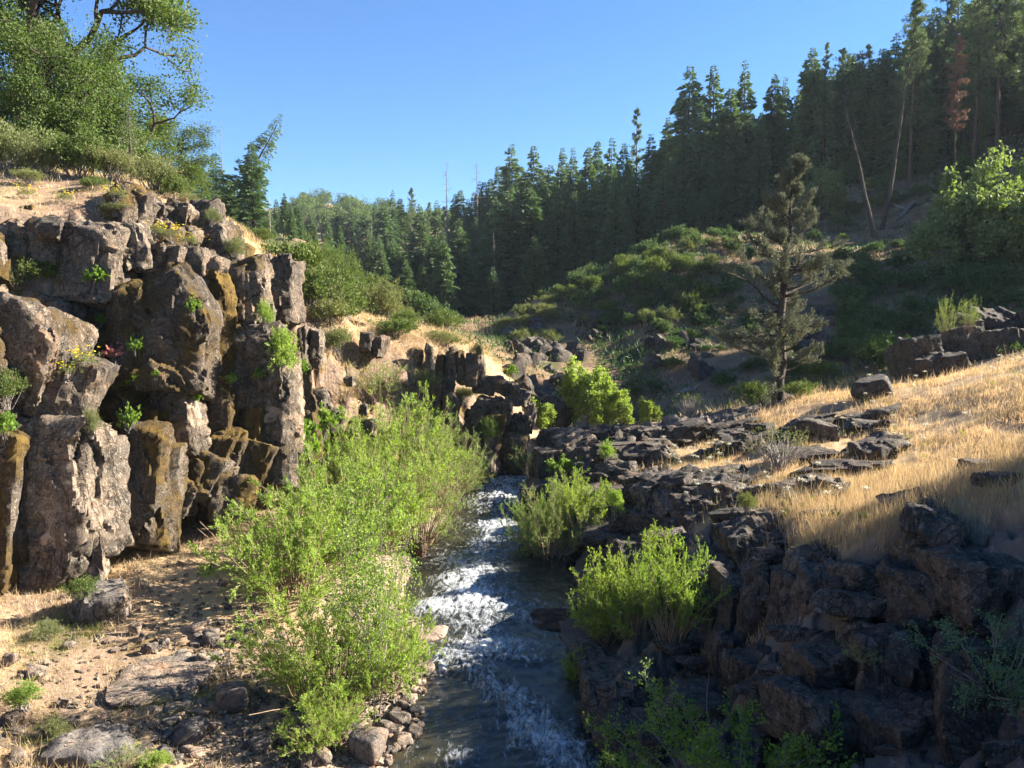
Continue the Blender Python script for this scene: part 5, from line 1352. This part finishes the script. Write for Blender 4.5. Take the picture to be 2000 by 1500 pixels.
# left group
D = 66
tree_px('fir_tree', FIRN, 362, 285, 68, 'dense pointed fir beside the big oak on the left skyline', 'fir', proto=2, wide=1.3)
tree_px('fir_tree', FIRN, 352, 300, 74, 'pale blue green fir tip right behind the dense pointed fir', 'fir', proto=1)
tree_px('fir_tree', FIRN, 424, 292, 70, 'pointed fir left of the bare grey snag', 'fir', proto=1, wide=1.7)
tree_px('fir_tree', FIRN, 500, 268, 62, 'straight layered fir standing below the leaning one', 'fir', proto=0, wide=1.35)
tree_px('fir_tree', FIRN, 400, 350, 58, 'short full fir at the cliff rim under the snag', 'fir', proto=2, wide=1.6)
tree_px('fir_tree', FIRN, 455, 345, 64, 'dark fir between the snag and the layered fir', 'fir', proto=0, wide=1.5)
tree_px('fir_tree', FIRN, 530, 400, 70, 'small fir right of the layered fir', 'fir', proto=2)
g = ground_at(418, 480, 66); top = W(550, 224, 66); dv = top - g
Ll = float(np.linalg.norm(dv)); tilt = math.atan2(dv[0], dv[2])
lf = fir(31, Ll, 2.2, .22, 2.2, .25, .3, card=.42, width=.14)
place('leaning_fir', lf, g, 'ragged fir leaning strongly to the right above its neighbours', 'fir', ry=tilt)
sn = snag(41, 26, 60, 2.2, .3, .26)
tree_px('snag', [sn], 443, 228, 66, 'thin bare grey snag standing straight among the left firs', 'dead tree', proto=0, wide=.75)
sn2 = snag(42, 26, 70, 4.5, .35, .3)
tree_px('snag', [sn2], 875, 312, 142, 'bare dead conifer on the skyline, left of two snags', 'dead tree', proto=0)
tree_px('snag', [snag(43, 26, 70, 4.5, .35, .3)], 933, 310, 138, 'bare dead conifer on the skyline, right of two snags', 'dead tree', proto=0)
tree_px('snag', [snag(44, 26, 60, 4, .2, .3, mat='deadwood')], 728, 415, 120, 'pale dead tree with whorled bare branches on the wooded slope', 'dead tree', proto=0)
tree_px('snag', [snag(45, 26, 10, 2, .3, .35, mat='deadwood')], 863, 548, 76, 'single thin pale dead trunk above the saddle', 'dead tree', proto=0, wide=.4)
tree_px('snag', [snag(46, 26, 50, 3, .2, .3, mat='deadwood')], 532, 430, 56, 'small grey dead fir below the layered fir', 'dead tree', proto=0)
tree_px('snag', [snag(47, 26, 26, 3, .55, .22, mat='deadwood')], 966, 450, 92, 'thin pale dead top inside the dark forest', 'dead tree', proto=0)
tree_px('snag', [snag(48, 26, 26, 4, .35, .3, 2.5, mat='deadwood')], 1206, 310, 108, 'forked bleached dead tree in front of the forest', 'dead tree', proto=0)
ld = snag(49, 15, 40, 1.6, .1, .22, mat='bark_dark', kx=-1.2)
g = ground_at(1712, 360, 76); place('leaning_snag', ld, g, 'dead leaning trunk with broken pale branches on the right slope', 'dead tree', ry=R(-9))

# ------------------------------------------------------------------ broadleaf trees
oakL = broadleaf(51, 11.5, 5.2, 60000, .125, .09, 2, 'oak', first=.2, depth=4, trop=.15, clump=.26, fork=(3, 5), thick=1.0)
g = ground_at(60, 330, 31); place('oak_tree', oakL, (-18.6, 31, g[2] - .3), 'big spreading oak filling the upper left corner above the cliff', 'oak')
oakM = broadleaf(52, 7.2, 3.2, 38000, .11, .08, 2, 'oak', first=.2, depth=4, trop=.1, clump=.22)
place('oak_tree', oakM, (W(240, 300, 30)[0], 30, height1(W(240, 300, 30)[0], 30) - .3), 'lower right oak with a long limb reaching towards the open sky', 'oak', rz=1.0, s=(.95, .95, .62))
place('oak_tree', oakM, (W(130, 300, 28.5)[0], 28.5, height1(W(130, 300, 28.5)[0], 28.5) - .2), 'smaller dark oak standing in front of the big spreading oak', 'oak', rz=3.2, s=.72)
place('oak_tree', oakM, (W(20, 300, 33)[0], 33, height1(W(20, 300, 33)[0], 33) - .2), 'leafy oak at the left picture edge behind the rim bushes', 'oak', rz=4.4, s=.9)
place('oak_tree', oakM, (W(300, 300, 34)[0], 34, height1(W(300, 300, 34)[0], 34) - .2), 'low dark oak at the right end of the oak group beside the first fir', 'oak', rz=5.3, s=(.62, .62, .5))
grn = broadleaf(53, 4.6, 2.6, 20000, .12, .08, 3, 'oak', first=.25, depth=4, trop=.1, clump=.15)
g = ground_at(655, 640, 37); h = W(655, 482, 37)[2] - g[2]
place('oak_tree', grn, g, 'round bright green oak right of the rear buttress', 'oak', s=(h / 4.6 * .7, h / 4.6 * .7, h / 4.6))
g = ground_at(610, 640, 33); place('oak_tree', grn, g, 'low spreading green oak bush under the round oak', 'oak', rz=2.0, s=.42)
# small oaks on the far sunlit ridge
ro = broadleaf(54, 6, 4, 2600, .42, .3, 2, 'oak', first=.3, depth=3, trop=.1, clump=.4)
rf = random.Random(8)
for i in range(70):
    px = rf.uniform(560, 900); D = rf.uniform(255, 318)
    g = ground_at(px, 400, D)
    place('oak_tree', ro, g - np.array([0, 0, .5]), 'small round oak on the far sunlit ridge', 'oak', 'oaks on the far ridge', rz=rf.uniform(0, 6), s=rf.uniform(.6, 1.35))
# maples in the gully
mp = broadleaf(55, 4.3, 1.5, 13000, .17, .15, 2, 'bigleaf', bark='bark_grey', first=.3, depth=4, trop=.45, clump=.12)
for (px, top, D, s, lab) in ((1150, 718, 36, 1, 'bright green broadleaf tree glowing in the gully above the ledge'), (1205, 762, 35.5, 1, 'second bright broadleaf tree leaning out right of the tallest one'), (1060, 788, 34.5, 1, 'small bright leafy tree beside the pale upright slab'), (1265, 795, 36, 1, 'smallest bright leafy bush at the right end of the gully trees')):
    g = ground_at(px, 800, D); h = max(1.2, W(px, top, D)[2] - g[2]); q = h / 4.3
    place('broadleaf_tree', mp, g, lab, 'tree', 'bright broadleaf trees in the gully', rz=px * .7, s=(q * (1.1 if h > 3 else 1), q * 1.1, q))
# pale oaks on the right slope
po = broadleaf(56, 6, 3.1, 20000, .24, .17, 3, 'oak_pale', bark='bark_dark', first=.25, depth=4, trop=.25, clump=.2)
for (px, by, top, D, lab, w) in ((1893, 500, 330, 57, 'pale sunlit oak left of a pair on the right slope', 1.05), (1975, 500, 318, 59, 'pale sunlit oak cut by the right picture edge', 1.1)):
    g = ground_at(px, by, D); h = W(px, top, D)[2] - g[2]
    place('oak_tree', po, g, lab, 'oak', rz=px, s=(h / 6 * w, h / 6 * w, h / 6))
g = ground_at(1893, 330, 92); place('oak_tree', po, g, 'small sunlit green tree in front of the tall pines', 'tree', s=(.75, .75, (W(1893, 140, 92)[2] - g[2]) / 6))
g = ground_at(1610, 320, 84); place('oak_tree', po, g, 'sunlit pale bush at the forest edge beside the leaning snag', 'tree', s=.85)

# juniper
def juniper(seed, H, rad):
    r = np.random.default_rng(seed); T = Tubes(); segs = []
    n = 14; tz = np.linspace(-.2, H, n)
    tp = np.stack([np.cumsum(r.normal(size=n)) * .07 + .35 * (tz / H), np.cumsum(r.normal(size=n)) * .06, tz], 1)
    T.add(tp, np.linspace(.25, .025, n), 8)
    for i in range(120):
        t = .06 + .93 * (i + r.random()) / 120; z = t * H
        c = np.array([np.interp(z, tz, tp[:, 0]), np.interp(z, tz, tp[:, 1]), z])
        prof = np.interp(t, [.08, .16, .3, .45, .6, .68, .8, .92, 1], [.75, .95, 1.05, .95, .85, .52, .38, .22, .06])
        L = rad * prof * r.choice([.45, .7, 1.0, 1.2]) * r.uniform(.8, 1.1); az = r.random() * 6.28
        B = curve_pts(r, c, (math.cos(az), math.sin(az), r.uniform(-.1, .3) + .4 * (t > .6)), L, 8, .35, .4)
        T.add(B, np.linspace(.045, .008, 8) * (.3 + L / 2.4), 4)
        if r.random() < .2: continue
        for k in range(3, 8):
            for j in range(2):
                d = unit(B[k] - B[k - 1]) + r.normal(size=3) * .5 + UP * .45
                l = .22 + L * .11
                Q = curve_pts(r, B[k], d, l, 4, .3, .3)
                if j == 0: T.add(Q, np.linspace(.011, .004, 4), 3)
                for q in range(3): segs.append((Q[q], Q[q + 1]))
    V, Fc = leaves_on(r, segs, 14, .14, .038, .045, .7, .4)
    return [('trunk', T.mesh('trunk', M['bark_dark'])), ('crown', mesh_np('crown', V, Fc, M['juniper'], False))]
g = ground_at(1526, 790, 32); H = W(1545, 312, 32)[2] - g[2]
place('juniper_tree', juniper(61, H, 2.6), g, 'lone grey green juniper with a dark trunk on the grassy crest', 'juniper')
# fallen logs
def log(p, q, r0, label, mat='deadwood', name='fallen_log'):
    T = Tubes(); a, b = np.array(p), np.array(q); t = np.linspace(0, 1, 8)[:, None]
    P = a + (b - a) * t; P[:, 2] += .08 * np.sin(t[:, 0] * 7)
    T.add(P, np.linspace(r0, r0 * .6, 8), 8)
    rr = np.random.default_rng(int(r0 * 1000))
    for i in range(4):
        c = P[int(rr.integers(1, 7))]; T.add(curve_pts(rr, c, rr.normal(size=3) + UP * .4, r0 * 5, 4, 0, .2), np.linspace(r0 * .3, r0 * .1, 4), 4)
    tag(link(name, T.mesh(name, M[mat])), label, 'log')
def gpt(px, py, up=.15):
    h = hit(px, py, 36)
    if h is None: h = W(px, py, 60); h[2] = height1(h[0], h[1])
    h[2] += up; return h
log(gpt(1708, 392), gpt(1772, 414), .2, 'bleached fallen log lying across the bare right slope')
log(gpt(1784, 402), gpt(1752, 434), .22, 'dark fallen log crossing below the bleached one', 'bark_grey')
log(gpt(1790, 296), gpt(1830, 290), .2, 'dark fallen log under the tall pines on the right', 'bark_dark')
log(gpt(1330, 775), gpt(1365, 760), .12, 'thin fallen branch in the gully below the juniper', 'deadwood')

# ------------------------------------------------------------------ shrubs on the slopes
SHD = [shrub(s, 1.6, 2.4, 2600, .15, .085, 'shrub_dark', lumps=8) for s in (1, 2, 3)]
SHM = [shrub(s, 1.6, 2.4, 2600, .14, .08, 'shrub', lumps=8) for s in (4, 5, 6)]
SHG = [shrub(s, 1.3, 2.2, 2800, .12, .05, 'sage', lumps=8) for s in (7, 8, 9)]
rf = random.Random(31)
def scatter(n, poly, protos, lab, grp, smin, smax, lo=34, hi=130, name='shrub', cat='shrub', flat=1.0):
    xs = [p[0] for p in poly]; ys_ = [p[1] for p in poly]; c = 0; tries = 0
    while c < n and tries < n * 8:
        tries += 1
        px, py = rf.uniform(min(xs), max(xs)), rf.uniform(min(ys_), max(ys_))
        ins = False; j = len(poly) - 1
        for i in range(len(poly)):
            if (poly[i][1] > py) != (poly[j][1] > py) and px < (poly[j][0] - poly[i][0]) * (py - poly[i][1]) / (poly[j][1] - poly[i][1]) + poly[i][0]: ins = not ins
            j = i
        if not ins: continue
        h = hit(px, py, lo, hi)
        if h is None: continue
        s = rf.uniform(smin, smax)
        place(name, protos[rf.randrange(len(protos))], h - np.array([0, 0, .1 * s]), lab, cat, grp, rf.uniform(0, 6.3), (s, s, s * rf.uniform(.75, 1.15) * flat)); c += 1
scatter(80, [(1130, 620), (1180, 560), (1290, 500), (1420, 470), (1470, 520), (1440, 600), (1300, 640), (1180, 660)], SHM + SHD + SHG[:2], 'leafy green bush on the steep spur left of the juniper', 'bushes covering the spur', .3, .8, 44, 80, flat=1.45)
scatter(34, [(1060, 590), (1180, 545), (1290, 490), (1440, 440), (1450, 470), (1300, 520), (1180, 575), (1080, 615)], SHG + SHM, 'pale sunlit bush along the crest of the spur', 'pale bushes along the spur crest', .3, .7, 44, 84, flat=1.4)
scatter(16, [(960, 640), (1060, 600), (1110, 640), (1090, 680), (1000, 680)], SHG, 'grey green sagebrush on the rocky nose of the spur', 'sagebrush on the spur nose', .5, 1.0, 40, 80)
scatter(70, [(1600, 520), (1850, 430), (2000, 470), (2000, 600), (1760, 660), (1640, 640), (1640, 560)], SHD, 'dark green bush in the shaded thicket on the right slope', 'thicket of dark bushes on the right slope', .55, 1.1, 40, 90)
scatter(60, [(1480, 440), (1600, 330), (1800, 300), (2000, 290), (2000, 420), (1800, 420), (1640, 480), (1500, 480)], SHD + SHM, 'scattered low bush on the bare brown upper slope', 'low bushes on the bare upper slope', .5, 1.3, 56, 130)
scatter(34, [(1230, 640), (1500, 560), (1600, 640), (1560, 740), (1350, 780), (1240, 780)], SHD, 'low dark bush on the shaded gully side', 'dark bushes on the gully side', .3, .7, 38, 80)
scatter(30, [(700, 560), (900, 560), (900, 640), (820, 640), (760, 620)], SHD, 'dark brush at the foot of the forest beyond the saddle', 'dark brush at the forest foot', .6, 1.3, 60, 130)
scatter(10, [(950, 600), (1060, 570), (1300, 460), (1500, 420), (1480, 450), (1290, 500), (1080, 600)], SHD, 'dark understory bush between the spur crest and forest', 'understory bushes behind the spur', .5, 1.1, 62, 130)
scatter(9, [(1660, 640), (1740, 660), (1740, 720), (1640, 740), (1620, 700)], SHD, 'dense dark green bush beside the outcrop behind the grass crest', 'dense bushes beside the outcrop', .9, 1.5, 36, 60)
scatter(26, [(560, 560), (720, 560), (800, 620), (760, 640), (620, 640)], SHM + SHG, 'green bush on the slope below the round oak', 'bushes below the round oak', .5, 1.0, 28, 60)

# ------------------------------------------------------------------ the air: everything far away fades a little to blue
bpy.context.view_layer.update()
zt = max(float((o.matrix_world @ Vector(c)).z) for o in scene.objects if o.type == 'MESH' for c in o.bound_box)
zb = float(gz.min()) - 1.0
sv_, sf_ = boxgrid(1, 1, 1)
hz = link('haze', mesh_np('haze', sv_ * np.array([3050, 3050, (zt + 2 - zb) / 2]) + np.array([0, 0, (zt + 2 + zb) / 2]), sf_, None, False))
hm = bpy.data.materials.new('haze'); hm.use_nodes = True; hm.node_tree.nodes.clear()
ho = hm.node_tree.nodes.new('ShaderNodeOutputMaterial'); hv = hm.node_tree.nodes.new('ShaderNodeVolumePrincipled')
hv.inputs['Color'].default_value = (0.80, 0.90, 1.0, 1); hv.inputs['Density'].default_value = 0.00016; hv.inputs['Anisotropy'].default_value = 0.1
hm.node_tree.links.new(hv.outputs[0], ho.inputs['Volume'])
hz.data.materials.append(hm)
tag(hz, 'thin blue summer haze in the valley air', 'haze', kind='stuff')
